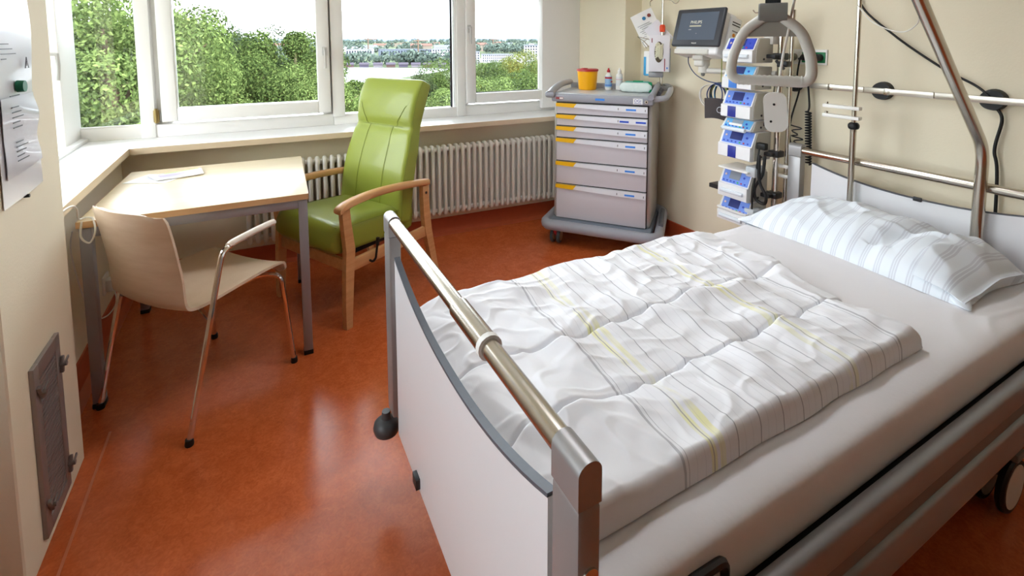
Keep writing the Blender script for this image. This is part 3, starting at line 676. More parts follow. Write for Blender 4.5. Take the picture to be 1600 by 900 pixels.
part('mattress_bracket', MB().tube(fillet([(.59, .512, .45), (.59, .512, .556), (.685, .512, .552), (.685, .512, .45)], .018, 4), .009, 8), m_dark, bed, label='black mattress retaining bracket')

# mattress in a white sheet
m_sheet = mat('white_sheet', (238, 236, 238), .8, var=.01, bump=.12, bscale=90)
def matt(a, b):
    x = .425+a*1.965; t = b*2*PI; c, s = math.cos(t), math.sin(t); e = .30
    cy = abs(c)**e*(1 if c >= 0 else -1); cz = abs(s)**e*(1 if s >= 0 else -1)
    k = min(a, 1-a)/.02; k = 1 if k >= 1 else (1-(1-k)**2)**.5
    y = .988+(.466+.014*(1-cz)*.5)*cy*(.97+.03*k); z = .532+.074*cz*(.75+.25*k)
    if cz > .6:
        n1 = noise.noise(Vector((x*2.2, y*3.5, 1))); n2 = 1-abs(noise.noise(Vector((x*4+y*5, y*9-x*3, 4))))
        z += .0025*n1+.004*max(0, n2-.80)*5*max(0, min(1, (x-1.6)/.3))
    return (x, y, z)
mm = MB().grid(matt, 120, 120)
mm.f.append(tuple(range(120))); mm.f.append(tuple(120*121+j for j in range(120)))
mo = thing('mattress', 'mattress in a plain white fitted sheet on the bed', 'mattress', (1.41, .985, .458))
part('sheet', mm, m_sheet, mo, 70)

# duvet, folded in three lengthwise panels
def duvet_mat():
    m = bpy.data.materials.new('striped_duvet'); m.use_nodes = True; nt = m.node_tree; b = nt.nodes['Principled BSDF']; b.inputs['Roughness'].default_value = .75
    N_ = nt.nodes.new; L_ = nt.links.new
    tc = N_('ShaderNodeTexCoord'); sp = N_('ShaderNodeSeparateXYZ'); L_(tc.outputs['Object'], sp.inputs[0])
    nz = N_('ShaderNodeTexNoise'); nz.inputs['Scale'].default_value = 4; L_(tc.outputs['Object'], nz.inputs['Vector'])
    def M_(op, a, b_=None, c=None):
        n = N_('ShaderNodeMath'); n.operation = op
        for i, v in enumerate((a, b_, c)):
            if v is None: continue
            if isinstance(v, (int, float)): n.inputs[i].default_value = v
            else: L_(v, n.inputs[i])
        return n.outputs[0]
    x = M_('MULTIPLY_ADD', M_('SUBTRACT', nz.outputs['Fac'], .5), .025, sp.outputs['X'])
    y = sp.outputs['Y']
    x = M_('MULTIPLY_ADD', y, -.05, x)
    mask = M_('MULTIPLY', M_('GREATER_THAN', x, -.335), M_('LESS_THAN', x, .435))
    fr = M_('ABSOLUTE', M_('SUBTRACT', M_('FRACT', M_('DIVIDE', M_('ADD', x, 1.0), .07)), .5))
    line = M_('MULTIPLY', M_('LESS_THAN', fr, .018), mask)
    fr2 = M_('ABSOLUTE', M_('SUBTRACT', M_('FRACT', M_('DIVIDE', M_('ADD', x, 1.0), .0233)), .5))
    faint = M_('MULTIPLY', M_('MULTIPLY', M_('LESS_THAN', fr2, .04), mask), .18)
    ends = M_('MAXIMUM', M_('LESS_THAN', M_('ABSOLUTE', M_('ADD', x, .345)), .003), M_('LESS_THAN', M_('ABSOLUTE', M_('SUBTRACT', x, .445)), .003))
    allg = M_('MINIMUM', M_('ADD', M_('MAXIMUM', line, M_('MULTIPLY', ends, .8)), faint), 1.0)
    yb = None
    for c0 in (-.265, -.24, .205, .23):
        q = M_('LESS_THAN', M_('ABSOLUTE', M_('SUBTRACT', x, c0)), .008); yb = q if yb is None else M_('MAXIMUM', yb, q)
    ny = N_('ShaderNodeTexNoise'); ny.inputs['Scale'].default_value = 9; L_(tc.outputs['Object'], ny.inputs['Vector'])
    yb = M_('MULTIPLY', yb, M_('MULTIPLY', M_('MAXIMUM', M_('SUBTRACT', ny.outputs['Fac'], .38), 0.0), 2.6))
    m1 = N_('ShaderNodeMix'); m1.data_type = 'RGBA'; m1.inputs['A'].default_value = lin(240, 240, 243); m1.inputs['B'].default_value = lin(238, 234, 170); L_(yb, m1.inputs['Factor'])
    m2 = N_('ShaderNodeMix'); m2.data_type = 'RGBA'; m2.inputs['B'].default_value = lin(140, 138, 146); L_(m1.outputs['Result'], m2.inputs['A']); L_(M_('MULTIPLY', allg, .7), m2.inputs['Factor'])
    L_(m2.outputs['Result'], b.inputs['Base Color'])
    return m
Y0, Y1, Y2, Y3 = .600, .812, 1.035, 1.412
def ss(t): t = max(0, min(1, t)); return t*t*(3-2*t)
def ridge(x, y, s): return 1-abs(noise.noise(Vector((x, y, s))))*2
def dz_(x, y):
    z = .0
    if y < Y1: t = (y-Y0)/(Y1-Y0); base_ = .050
    elif y < Y2: t = (y-Y1)/(Y2-Y1); base_ = .046
    else: t = (y-Y2)/(Y3-Y2); base_ = .042
    t = max(0, min(1, t)); z = base_
    dc_ = min(abs(y-Y1-.012*noise.noise(Vector((x*3, 0, 5)))), abs(y-Y2-.012*noise.noise(Vector((x*3, 0, 9)))))
    z -= .020*math.exp(-(dc_/.0045)**2)+.004*math.exp(-(dc_/.03)**2)
    # folds running off the creases
    wx = x+.10*noise.noise(Vector((x*2, y*3, 2)))+.35*(y-.9)
    f1 = noise.noise(Vector((wx*11, y*2.4, 3))); f2 = ridge(wx*7, y*2.5+x, 7)
    pinch = math.exp(-dc_/.075)
    big = noise.noise(Vector((x*3.2+y*2.6, y*3.0-x*1.2, 21)))
    z += .019*f1*(.40+pinch*.8)+.016*max(0, f2-.35)*(.45+pinch*.8)
    z += .009*big+.016*max(0, ridge(x*2.6+y*3.4, y*2.2-x*1.6, 31)-.45)
    z = max(z, .014)
    if x < .46: z -= .030*ss((.46-x)/.09)
    fw_ = .9 if y < Y2 else 1.4
    z += .0030*fw_*noise.noise(Vector((x*22, y*18, 13)))+.008*fw_*max(0, ridge(x*10+y*8, y*10-x*4, 17)-.6)
    return z
X0 = .374
XE = lambda y: 1.585+(.055 if y > Y2 else (.035 if y > Y1 else -.01))-.02*math.sin(y*9)
def duv(a, b):
    # a along the bed, b across; edges roll down to the sheet
    y = Y0+(Y3-Y0)*b; x = X0+(XE(y)-X0)*a
    ex = (1-a)*(XE(y)-X0); ey = min(b, 1-b)*(Y3-Y0)
    r = .028
    kx = 1 if ex > r else (max(0, 1-(1-ex/r)**2))**.5
    ky = 1 if ey > r*.8 else (max(0, 1-(1-ey/(r*.8))**2))**.5
    h = dz_(x, y)*(.10+.90*min(kx, ky)) if min(kx, ky) < 1 else dz_(x, y)
    x2 = x+.008*noise.noise(Vector((y*7, 3, x)))*(1 if 0.02 < a < .98 else 2); y2 = y+.006*noise.noise(Vector((x*6, 8, y)))
    return (x2, y2, .6065+h)
nu, nv = 330, 240
def warp(t, n=.06): return t
ua = [(.5-.5*math.cos(PI*i/nu))*.25+.75*i/nu for i in range(nu+1)]; va = [(.5-.5*math.cos(PI*j/nv))*.25+.75*j/nv for j in range(nv+1)]
dv = MB().grid(lambda a, b: duv(ua[round(a*nu)], va[round(b*nv)]), nu, nv)
K = len(dv.v); Wd = nv+1
bd = [i*Wd for i in range(nu+1)]+[nu*Wd+j for j in range(1, Wd)]+[i*Wd+nv for i in range(nu-1, -1, -1)]+[j for j in range(nv-1, 0, -1)]
dv.v += [(dv.v[k][0], dv.v[k][1], .6062) for k in bd]; nb = len(bd)
dv.f += [(bd[(i+1) % nb], bd[i], K+i, K+(i+1) % nb) for i in range(nb)]+[tuple(K+i for i in range(nb))]
du = thing('duvet', 'creased white duvet with grey and pale yellow stripes spread on the mattress', 'duvet', (1.05, .99, .606))
part('cover', dv, duvet_mat(), du, 75)

# pillow
def pillow_mat():
    m = bpy.data.materials.new('striped_pillow'); m.use_nodes = True; nt = m.node_tree; b = nt.nodes['Principled BSDF']; b.inputs['Roughness'].default_value = .8
    N_ = nt.nodes.new; L_ = nt.links.new
    tc = N_('ShaderNodeTexCoord'); sp = N_('ShaderNodeSeparateXYZ'); L_(tc.outputs['Object'], sp.inputs[0])
    def M_(op, a, b_=None):
        n = N_('ShaderNodeMath'); n.operation = op
        for i, v in enumerate((a, b_)):
            if v is None: continue
            if isinstance(v, (int, float)): n.inputs[i].default_value = v
            else: L_(v, n.inputs[i])
        return n.outputs[0]
    f = M_('FRACT', M_('DIVIDE', M_('ADD', sp.outputs['Y'], 2.0), .052))
    g1 = M_('LESS_THAN', M_('ABSOLUTE', M_('SUBTRACT', f, .35)), .05); g2 = M_('LESS_THAN', M_('ABSOLUTE', M_('SUBTRACT', f, .5)), .05); g3 = M_('LESS_THAN', M_('ABSOLUTE', M_('SUBTRACT', f, .65)), .05)
    g_ = M_('MULTIPLY', M_('MAXIMUM', g1, M_('MAXIMUM', g2, g3)), .38)
    mx = N_('ShaderNodeMix'); mx.data_type = 'RGBA'; mx.inputs['A'].default_value = lin(233, 239, 245); mx.inputs['B'].default_value = lin(178, 178, 190); L_(g_, mx.inputs['Factor'])
    L_(mx.outputs['Result'], b.inputs['Base Color'])
    return m
m_pilw = pillow_mat()
pil = thing('pillow', 'white pillow in a pale grey striped case at the head of the bed', 'pillow', (2.172, 1.035, .603), math.radians(-3))
def pilf(sgn):
    def fn(a, b):
        u = a*2-1; v = b*2-1
        hx = .215*(1-.06*(1-v*v)**1 if False else 1)*(1-.03*math.cos(v*PI)); hy = .405*(1-.025*math.cos(u*PI))
        h = max(0, 1-abs(u)**2.3)**.55*max(0, 1-abs(v)**3.2)**.5
        x = u*hx; y = v*hy
        z = h*(.160 if sgn > 0 else .008)
        # slumps: fuller towards the headboard and window end
        if sgn > 0:
            z *= .86+.14*u-.02*v
            w = noise.noise(Vector((x*9+y*4, y*6, 2)))*.020+max(0, ridge(x*7+y*5, y*5-x*4, 6)-.4)*.026+noise.noise(Vector((x*20+y*8, y*14, 5)))*.005
            z += w*h*(.6+.6*max(0, -v+.2)) - .03*math.exp(-((y+.17+.35*x)/.035)**2)*h*(1 if x > -.15 else .4)
        else: z = -.0
        if sgn > 0 and h < .02: z = max(z, .002)
        return (x, y, max(z, .0) + (.0 if sgn < 0 else .003))
    return fn
pm = MB().grid(pilf(1), 90, 140); pm.grid(pilf(-1), 30, 40)
po = part('pillowcase', pm, m_pilw, pil, 75, local=True)
# overlapping hem at the near end
def hem(a, b):
    v = -.66-.36*a; u = b*2-1
    base_p = Vector(pilf(1)((u+1)/2*.96+.02, (max(v, -.985)+1)/2))
    lift = .010+.008*math.sin(b*9+a*3)*a
    return (base_p.x*1.02, v*.405, base_p.z+lift*(1-.3*a)+.004)
part('hem_flap', MB().grid(hem, 26, 60, .003), m_pilw, po, 75, local=True)
for (u, v) in ((-1, 1), (1, -1), (-1, -1), (1, 1)):
    cor = MB().tube([(u*.19, v*.385, .02), (u*.215, v*.41, .012), (u*.225, v*.428, .007)], .02, 10, radii=[.030, .020, .005], flat=.4)
    part('corner', cor, mat('pillow_plain', (233, 239, 245), .8), po, 75, local=True)

# ------------------------------------------------------------------ lifting pole with trapeze, drip rod
lp = thing('lifting_pole', 'bent steel patient lifting pole rising from the head of the bed', 'pole', (2.405, .776, .3))
part('tube', MB().tube(fillet([(2.414, .776, .32), (2.414, .776, 1.035), (1.855, .776, 1.57), (1.42, .776, 1.99), (1.0, .776, 2.12)], .07, 8), .0195, 18), m_steel, lp, 60)
part('socket', MB().tube([(2.414, .776, .30), (2.414, .776, .45)], .026, 16), m_alu, lp)
tc_ = Vector((1.135, .776, 0)); rv = Vector((.563, -.826, 0)); uz = Vector((0, 0, 1))
def tq(r, z, d=0): return tuple(tc_+rv*r+uz*z+Vector((.826, .563, 0))*d)
tz = thing('trapeze_handle', 'beige grey plastic trapeze grip hanging above the bed', 'handle', tq(0, 1.345))
loop = fillet([tq(-.022, 1.500), tq(-.062, 1.470), tq(-.088, 1.40), tq(-.089, 1.347), tq(.089, 1.343), tq(.088, 1.40), tq(.064, 1.468), tq(.024, 1.500)], .03, 6)
part('loop', MB().tube(loop, .0125, 14), m_plastg, tz, 60)
part('grip', MB().tube([tq(-.07+.14*k/24, 1.3465-.00022*k/24) for k in range(25)], .013, 12, radii=[.0128+.0011*math.cos(k*PI) for k in range(25)]), m_plastg, tz, 60)
part('web_plate', MB().grid(lambda a, b: tq((a*2-1)*(.062-.036*b), 1.455+.04*b), 4, 4, .006), mat('web_grey', (152, 148, 138), .5), tz)
part('strap_housing', MB().tube([tq(-.028, 1.514), tq(.032, 1.514)], .0235, 20), m_plastm, tz, 40)
part('housing_cover', MB().tube([tq(-.031, 1.514), tq(-.0275, 1.514)], .0225, 20), mat('cover_grey', (168, 172, 172), .4), tz, 40)
part('strap', MB().grid(lambda a, b: tq((a*2-1)*.017, 1.53+b*.545), 1, 4, .003), mat('strap_dark', (44, 44, 48), .8), tz)
call = thing('call_handset', 'white call button handset hanging on its cord under the trapeze', 'handset', tq(.012, 1.218))
part('handset', MB().prism([(.026*sx_+(-.02*sx_)+.02*math.cos(t_), .049*sy_-.02*sy_+.02*math.sin(t_)) for (sx_, sy_, a_) in ((1, 1, 0), (-1, 1, 1), (-1, -1, 2), (1, -1, 3)) for t_ in [(a_+k/6)*PI/2 for k in range(7)]], 'z', -.010, .010, M=frame(tq(.016, 1.268), (.563*.995, -.826*.995, .09), (-.05, .07, .99))), m_plastw, call, 60)
part('cord', MB().tube(bez([tq(.020, 1.31), tq(.026, 1.40), tq(.040, 1.50), tq(.052, 1.62), tq(.05, 1.80), tq(.03, 2.06)], 8), .003, 8), mat('cord_white', (232, 228, 220), .5), call, 60)
part('screw', MB().tube([tq(.012, 1.288, -.012), tq(.012, 1.288, -.006)], .003, 8).tube([tq(.007, 1.245, -.012), tq(.007, 1.245, -.006)], .003, 8), m_dark, call)
dr = thing('drip_rod', 'slim steel drip rod with black knob and two white clips on the headboard', 'rod', (2.40, 1.225, .4))
part('tube', MB().tube([(2.409, 1.222, .40), (2.409, 1.226, 1.06)], .0125, 14), m_steel, dr, 60)
part('tube', MB().tube([(2.409, 1.226, 1.05), (2.409, 1.236, 2.05)], .0095, 14), m_steel, dr, 60)
part('knob', MB().lathe([(.012, -.016), (.020, -.012), (.023, -.004), (.023, .006), (.018, .014), (.012, .017)], (2.409, 1.226, 1.052), 10), m_black, dr)
for z in (1.088, 1.133):
    k = part('clip', MB().bx(2.394, 2.424, 1.20, 1.362, z-.008, z+.008, .004), m_plastw, dr)
    part('clip_screw', MB().tube([(2.409, 1.348, z+.006), (2.409, 1.348, z+.018)], .007, 10), m_steel, k)
solo('thread_cord', MB().tube(bez([(2.40, 1.236, 1.60), (2.38, 1.16, 1.52), (2.25, 1.0, 1.475), (2.05, .86, 1.50), (1.88, .79, 1.55)], 8), .0022, 6), MATS['cord_white'], 'thin white cord slung between drip rod and lifting pole', 'cord')

# ------------------------------------------------------------------ right wall fittings
wr = thing('equipment_rail', 'flat aluminium equipment rail along the beige wall with black mounts', 'rail', (2.63, .6, 1.2))
for a, b in ((1.72, 1.605), (1.60, 1.30), (1.297, 1.02), (1.017, -.6)): part('bar', MB().bx(2.618, 2.630, b, a, 1.187, 1.215, .002), mat('rail_aluminium', (215, 208, 196), .3, .8), wr)
for y in (1.66, 1.229, .833, .2): part('mount', MB().tube([(2.628, y, 1.201), (2.652, y, 1.201), (2.66, y, 1.201)], .042, 24, radii=[.040, .044, .044]), m_black, wr, 30)
for y in (1.455, 1.20): part('joint', MB().bx(2.6165, 2.631, y-.012, y+.012, 1.185, 1.217, .002), m_steel, wr)
m_sock = mat('socket_white', (240, 238, 232), .35); m_sgreen = mat('socket_green', (10, 120, 70), .35)
sk = thing('power_sockets', 'triple wall socket plate with two green inserts above the rail', 'socket', (2.655, 1.60, 1.31))
part('plate', MB().bx(2.648, 2.660, 1.495, 1.705, 1.310, 1.392, .004), m_sock, sk)
for i, y in enumerate((1.668, 1.598, 1.530)):
    part('insert', MB().bx(2.644, 2.65, y-.028, y+.028, 1.321, 1.378, .006), m_sock if i == 0 else m_sgreen, sk)
    part('well', MB().tube([(2.6435, y, 1.35), (2.648, y, 1.35)], .021, 20), m_plastg if i == 0 else mat('well_green', (8, 84, 50), .5), sk)
for i, y in enumerate((1.668, 1.598, 1.530)):
    pm_ = mat('plug_grey', (150, 146, 128), .5) if i == 0 else m_black
    pg = thing('power_plug', ['grey power plug in the white socket', 'black power plug in the middle green socket', 'black power plug with cable in the right green socket'][i], 'plug', (2.62, y, 1.335))
    part('plug_body', MB().tube([(2.644, y, 1.35), (2.615, y, 1.35), (2.605, y+.006, 1.346)], .018, 16, radii=[.019, .019, .012]).tube([(2.612, y, 1.35), (2.604, y+.02, 1.338)], .008, 8), pm_, pg)
    if i == 2: part('cable', MB().tube(bez([(2.606, y+.018, 1.34), (2.60, y+.028, 1.30), (2.604, y+.03, 1.22), (2.60, y+.015, 1.10), (2.602, y+.02, 1.065)], 8), .005, 8).tube(coil((2.602, 1.55, 1.065), (2.60, 1.535, .78), .013, 20), .0045, 6), m_black, pg, 60)
    if i == 0: part('cable', MB().tube(bez([(2.606, y+.018, 1.34), (2.59, y+.05, 1.28), (2.57, y+.06, 1.15), (2.56, y+.05, 1.0)], 8), .0045, 8), pm_, pg, 60)
    if i == 1: part('cable', MB().tube(bez([(2.606, y+.014, 1.34), (2.60, y+.02, 1.25), (2.61, y+.01, 1.18), (2.61, y+.055, .95), (2.63, y+.03, .70), (2.63, y+.07, .35)], 8), .0045, 8), m_black, pg, 60)
solo('wall_cable', MB().tube(bez([(2.64, 1.30, 1.75), (2.64, 1.344, 1.62), (2.64, 1.20, 1.47), (2.64, 1.01, 1.325), (2.64, .89, 1.255), (2.625, .84, 1.215)], 8), .005, 8), m_black, 'black cable sagging diagonally down the wall to the rail mount', 'cable', smooth=60)
solo('wall_cable', MB().tube(bez([(2.64, .815, 1.165), (2.64, .80, 1.12), (2.64, .815, 1.0), (2.64, .80, .88), (2.64, .79, .40)], 8), .006, 8), m_black, 'black cable hanging straight down below the rail mount', 'cable', smooth=60)

# ------------------------------------------------------------------ pump tower
PX, PY = 2.46, 1.625
tw = thing('pump_stand', 'steel pole stand carrying infusion pumps beside the headboard', 'stand', (PX, PY, 0))
part('pole', MB().tube([(PX, PY, .10), (PX, PY, 1.62)], .016, 16), m_chrome, tw, 60)
part('pole', MB().tube([(PX+.045, PY-.03, .30), (PX+.045, PY-.03, 1.60)], .011, 12), m_steel, tw, 60)
part('top_bar', MB().bx(PX-.08, PX+.08, PY-.012, PY+.05, 1.53, 1.56, .004), m_plastw, tw)
hk = MB()
for z in (1.585, 1.525, 1.49): hk.tube([(PX, PY, z), (PX-.04, PY+.13, z+.006), (PX-.045, PY+.14, z+.02)], .0035, 6)
part('hook', hk, m_steel, tw)
part('data_box', MB().bx(PX-.04, PX+.02, PY+.02, PY+.075, 1.42, 1.56, .004), m_plastg, tw)
part('foot', MB().bx(PX-.17, PX+.17, PY-.025, PY+.025, .03, .10, .01).bx(PX-.025, PX+.025, PY-.03, PY+.22, .03, .10, .01), m_plastm, tw)
ch_ = MB().box((PX-.02, PY-.03, 1.318), (.05, .05, .03), .3, .004).tube([(PX-.05, PY-.01, 1.335), (PX-.06, PY-.06, 1.295)], .008, 8)
part('pole_clamp', ch_, m_dark, tw)
m_pumpw = mat('pump_white', (236, 236, 236), .35); m_pumpg = mat('pump_grey', (196, 192, 180), .45)
m_scr = mat('pump_screen', (52, 62, 120), .2); m_scrl = mat('pump_screen_pale', (170, 180, 190), .2)
m_violet = mat('panel_violet', (110, 145, 225), .4); m_cyan = mat('panel_cyan', (110, 185, 235), .4); m_dblue = mat('panel_royal', (60, 80, 190), .4)
btn = [mat('button_blue', (40, 70, 190), .4), mat('button_green', (60, 180, 90), .4), mat('button_red', (190, 50, 80), .4)]
XF = 2.285
def pump(label, z0, z1, zs, panel, scr, door, y0=1.665, y1=1.845):
    p_ = thing('infusion_pump', label, 'pump', (XF+.09, (y0+y1)/2, z0), group='infusion pumps on the stand')
    h = z1-z0; yy0 = y0+.006; yy1 = y1-.012
    body = [(XF+.012, z0), (XF, z0+.006), (XF, zs-.004), (XF+.012, zs), (XF+.045, z1-.004), (XF+.06, z1), (XF+.16, z1-.004), (XF+.165, z0)]
    part('housing', MB().prism(body, 'y', y0, y1), m_pumpw, p_, 25)
    part('side_cover', MB().prism([(XF+.03, z0+.003), (XF+.03, zs), (XF+.055, z1-.005), (XF+.163, z1-.006), (XF+.163, z0+.003)], 'y', y0-.003, y0), m_pumpg, p_, 25)
    # slanted control panel
    c0 = Vector((XF+.0128, 0, zs+.002)); c1 = Vector((XF+.0445, 0, z1-.004)); d_ = (c1-c0); L = d_.length; d_.normalize()
    FM = frame((c0.x, yy1, c0.z), (0, -1, 0), d_)          # x to the right, y up the panel, z out
    wd = yy1-yy0
    part('control_panel', MB().bx(0, wd, 0, L, -.002, .002, .001, 1, M=FM), panel, p_)
    part('screen', MB().bx(wd*.26, wd*.66, L*.30, L*.93, .002, .0036, M=FM), scr, p_)
    for i in range(7):
        bx_ = wd*(.08+.135*i)
        part('button', MB().tube([FM @ Vector((bx_, L*.14, .0015)), FM @ Vector((bx_, L*.14, .005))], .0045, 8), btn[1] if i == 4 else btn[2] if i == 5 else btn[0], p_)
    for i in range(2): part('button', MB().tube([FM @ Vector((wd*(.11+.70*i), L*.55, .0015)), FM @ Vector((wd*(.11+.70*i), L*.55, .0045))], .006, 8), mat('button_pale', (235, 205, 190), .4) if i == 0 else btn[0], p_)
    if door: part('syringe_door', MB().bx(XF-.003, XF, y0+.085, y0+.135, z0+.006, zs-.008, .001), door, p_)
    else: part('syringe_clamp', MB().tube([(XF-.006, y0+.02, (z0+zs)/2), (XF-.006, y1-.02, (z0+zs)/2)], .011, 10), mat('syringe_clear', (225, 232, 238), .2), p_)
    part('latch', MB().tube([(XF+.09, y0-.006, z0+.02), (XF+.09, y0-.002, z0+.02)], .006, 10), m_dark, p_)
    part('mount', MB().bx(XF+.11, PX+.01, PY-.012, y0+.04, z0+.025, z0+.045, .004).bx(PX-.03, PX+.03, PY-.028, PY+.03, z0+.018, z0+.052, .006), m_dark, p_)
    return p_
pump('topmost infusion pump with royal blue panel behind the trapeze grip', 1.322, 1.455, 1.392, m_dblue, m_scr, None)
pump('bright blue fronted infusion pump second from the top', 1.180, 1.305, 1.243, m_cyan, m_scr, m_blue)
pump('violet panelled infusion pump third from the top with navy door', 1.022, 1.168, 1.094, m_violet, m_scr, mat('door_navy', (48, 58, 150), .35))
pump('large infusion pump with navy door in the middle of the stack', .800, .955, .878, m_violet, m_scr, MATS['door_navy'], 1.655, 1.855)
sp_ = pump('slim syringe pump with pale screen squeezed above the large pump', .958, 1.015, .968, m_cyan, m_scrl, None)
pump('syringe pump with grey screen second from the bottom', .575, .735, .655, m_violet, mat('pump_screen_grey', (140, 146, 155), .2), None)
pump('lowest infusion pump just above the pillow end of the bed', .440, .572, .500, m_violet, m_scr, None)
for z, lab in ((.745, 'upper clear syringe holder with white loop on the pump stand'), (.515, 'lower clear syringe holder with white loop behind the lowest pump')):
    r = thing('syringe_holder', lab, 'holder', (PX-.05, PY+.04, z-.03))
    part('clear_body', MB().bx(XF+.02, XF+.11, PY+.01, PY+.07, z-.03, z+.028, .01), mat('clear_plastic', (214, 220, 224), .15, alpha=.75), r)
    part('loop', MB().tube(fillet([(PX+.02, PY+.0, z+.026), (PX+.02, PY-.085, z+.024), (PX+.02, PY-.085, z-.028), (PX+.02, PY+.0, z-.028)], .02, 4), .010, 8), m_plastw, r)
    part('tray', MB().bx(XF+.0, XF+.16, PY+.04, PY+.225, z-.012, z-.002, .003), m_plastw, r)
solo('drug_label_strip', MB().bx(XF-.012, XF-.009, 1.70, 1.78, .985, .998, .001), m_paper, 'small white label tag stuck across the slim pump', 'label')
ck = thing('pump_cable', 'black cable looped in front of the pump stand', 'cable', (PX-.12, PY-.03, .40))
part('cord', MB().tube(bez([(2.33, 1.632, .84), (2.325, 1.627, .80), (2.325, 1.62, .70), (2.33, 1.585, .63), (2.34, 1.60, .585), (2.335, 1.645, .60), (2.33, 1.65, .66), (2.33, 1.61, .74), (2.33, 1.60, .84)], 8), .008, 8), m_black, ck, 60)
part('cord', MB().tube(bez([(2.33, 1.632, .88), (2.32, 1.640, .75), (2.32, 1.655, .60), (2.32, 1.65, .42)], 8), .0045, 8), m_black, ck, 60)
part('plug', MB().bx(2.325, 2.355, 1.60, 1.65, .87, .905, .005), m_black, ck)
solo('coiled_cable', MB().tube([Vector((2.47+.02*math.sin(t*1.1), 1.535+.022*math.cos(t*2.3)-.0016*t, 1.0-.010*t)) for t in [k*.35 for k in range(60)]], .0035, 6), m_black, 'tangled thin black coil below the handset behind the stand', 'cable', smooth=60)
solo('rail_bracket', MB().bx(2.36, 2.52, 1.80, 1.97, .575, .60, .003), m_dark, 'short dark bar sticking out behind the lowest pumps', 'bracket')
# patient monitor on its arm
mon = thing('patient_monitor', 'patient monitor with dark bezel and grey startup screen on a swing arm', 'monitor', (2.36, 2.05, 1.36))
MM = frame((2.30, 2.06, 1.405), (.03, -1, 0), (.26, 0, .965))
part('bezel', MB().bx(-.172, .172, 0, .232, -.016, .008, .012, 4, M=MM), mat('bezel_dark', (62, 64, 70), .35), mon, 40)
part('screen', MB().bx(-.135, .135, .038, .205, .008, .0092, M=MM), mat('screen_slate', (92, 102, 116), .12), mon)
part('housing', MB().bx(-.150, .155, -.045, .215, -.13, -.012, .015, 3, M=MM), m_pumpw, mon, 40)
part('module_slot', MB().bx(.10, .165, -.03, .20, -.165, -.06, .010, 3, M=MM), m_pumpw, mon, 40)
part('module_vent', MB().bx(.165, .1662, .165, .171, -.15, -.08, M=MM).bx(.165, .1662, .150, .156, -.15, -.08, M=MM), m_dark, mon)
part('module_print', MB().bx(.165, .1662, .115, .122, -.14, -.09, M=MM), MATS['print_grey'], mon)
part('orange_dot', MB().tube([MM @ Vector((.165, .095, -.11)), MM @ Vector((.1665, .095, -.11))], .011, 16), mat('dot_orange', (225, 140, 40), .4), mon)
part('lower_tray', MB().bx(-.148, .10, -.045, -.012, -.04, -.004, .008, 3, M=MM), m_plastg, mon)
text('startup_word', 'PHILIPS', .026, MM @ Matrix.Translation((-.012, .145, .0094)), mat('screen_word', (226, 224, 205), .4), mon)
part('startup_bar', MB().bx(-.055, .028, .118, .127, .0092, .0096, M=MM), mat('screen_bar', (190, 186, 160), .4), mon)
part('status_text', MB().bx(-.058, -.038, .098, .104, .0092, .0096, M=MM).bx(.0, .006, .075, .079, .0092, .0096, M=MM), MATS['print_grey'], mon)
text('bezel_word', 'PHILIPS', .011, MM @ Matrix.Translation((0, .018, .0084)), m_plastw, mon)
part('swivel', MB().bx(2.315, 2.40, 2.01, 2.09, 1.325, 1.355, .01, 3).bx(2.325, 2.395, 2.015, 2.085, 1.285, 1.33, .012, 3).tube([(2.36, 2.04, 1.25), (2.36, 2.04, 1.30)], .028, 18), m_plastg, mon, 40)
part('arm', MB().tube([(2.36, 2.04, 1.262), (2.44, 1.85, 1.262), (PX, PY+.02, 1.262)], .016, 12), m_plastg, mon, 60)
part('arm_tip', MB().lathe([(0, -.012), (.008, -.01), (.012, 0), (.012, .01)], (2.36, 2.04, 1.24), 12), m_plastm, mon)
# sensor leads and pressure cuff
cf = thing('pressure_cuff', 'dark grey blood pressure cuff with a ring emblem hanging by the pumps', 'cuff', (2.36, 1.87, 1.0))
CF = frame((2.33, 1.90, 1.04), (.42, -.90, -.10), (.08, .10, .99))
part('cuff', MB().grid(lambda a, b: tuple(CF @ Vector((-.085+.17*a*(.78+.22*b)+.02*(1-b), -.055+.115*b-.03*a*(1-b)*0+.012*math.sin(a*3), .018*math.sin(a*PI)))), 14, 10, .012), mat('cuff_fabric', (66, 60, 60), .85, bump=.2), cf, 60)
part('emblem', MB().tube([CF @ Vector((.012+.014*math.cos(t), .008+.016*math.sin(t), .0205)) for t in [k*PI/10 for k in range(20)]], .002, 6, closed=True).bx(.028, .040, .024, .027, .017, .020, M=CF).bx(.0325, .0355, .019, .032, .017, .020, M=CF).bx(.018, .026, -.012, -.008, .019, .0215, M=CF), mat('emblem_grey', (196, 200, 206), .5), cf)
lead_c = [('navy', (30, 44, 96)), ('white', (230, 228, 222)), ('grey', (120, 124, 130)), ('yellow green', (176, 190, 70)), ('sky blue', (60, 150, 215)), ('black', (26, 26, 28))]
random.seed(3)
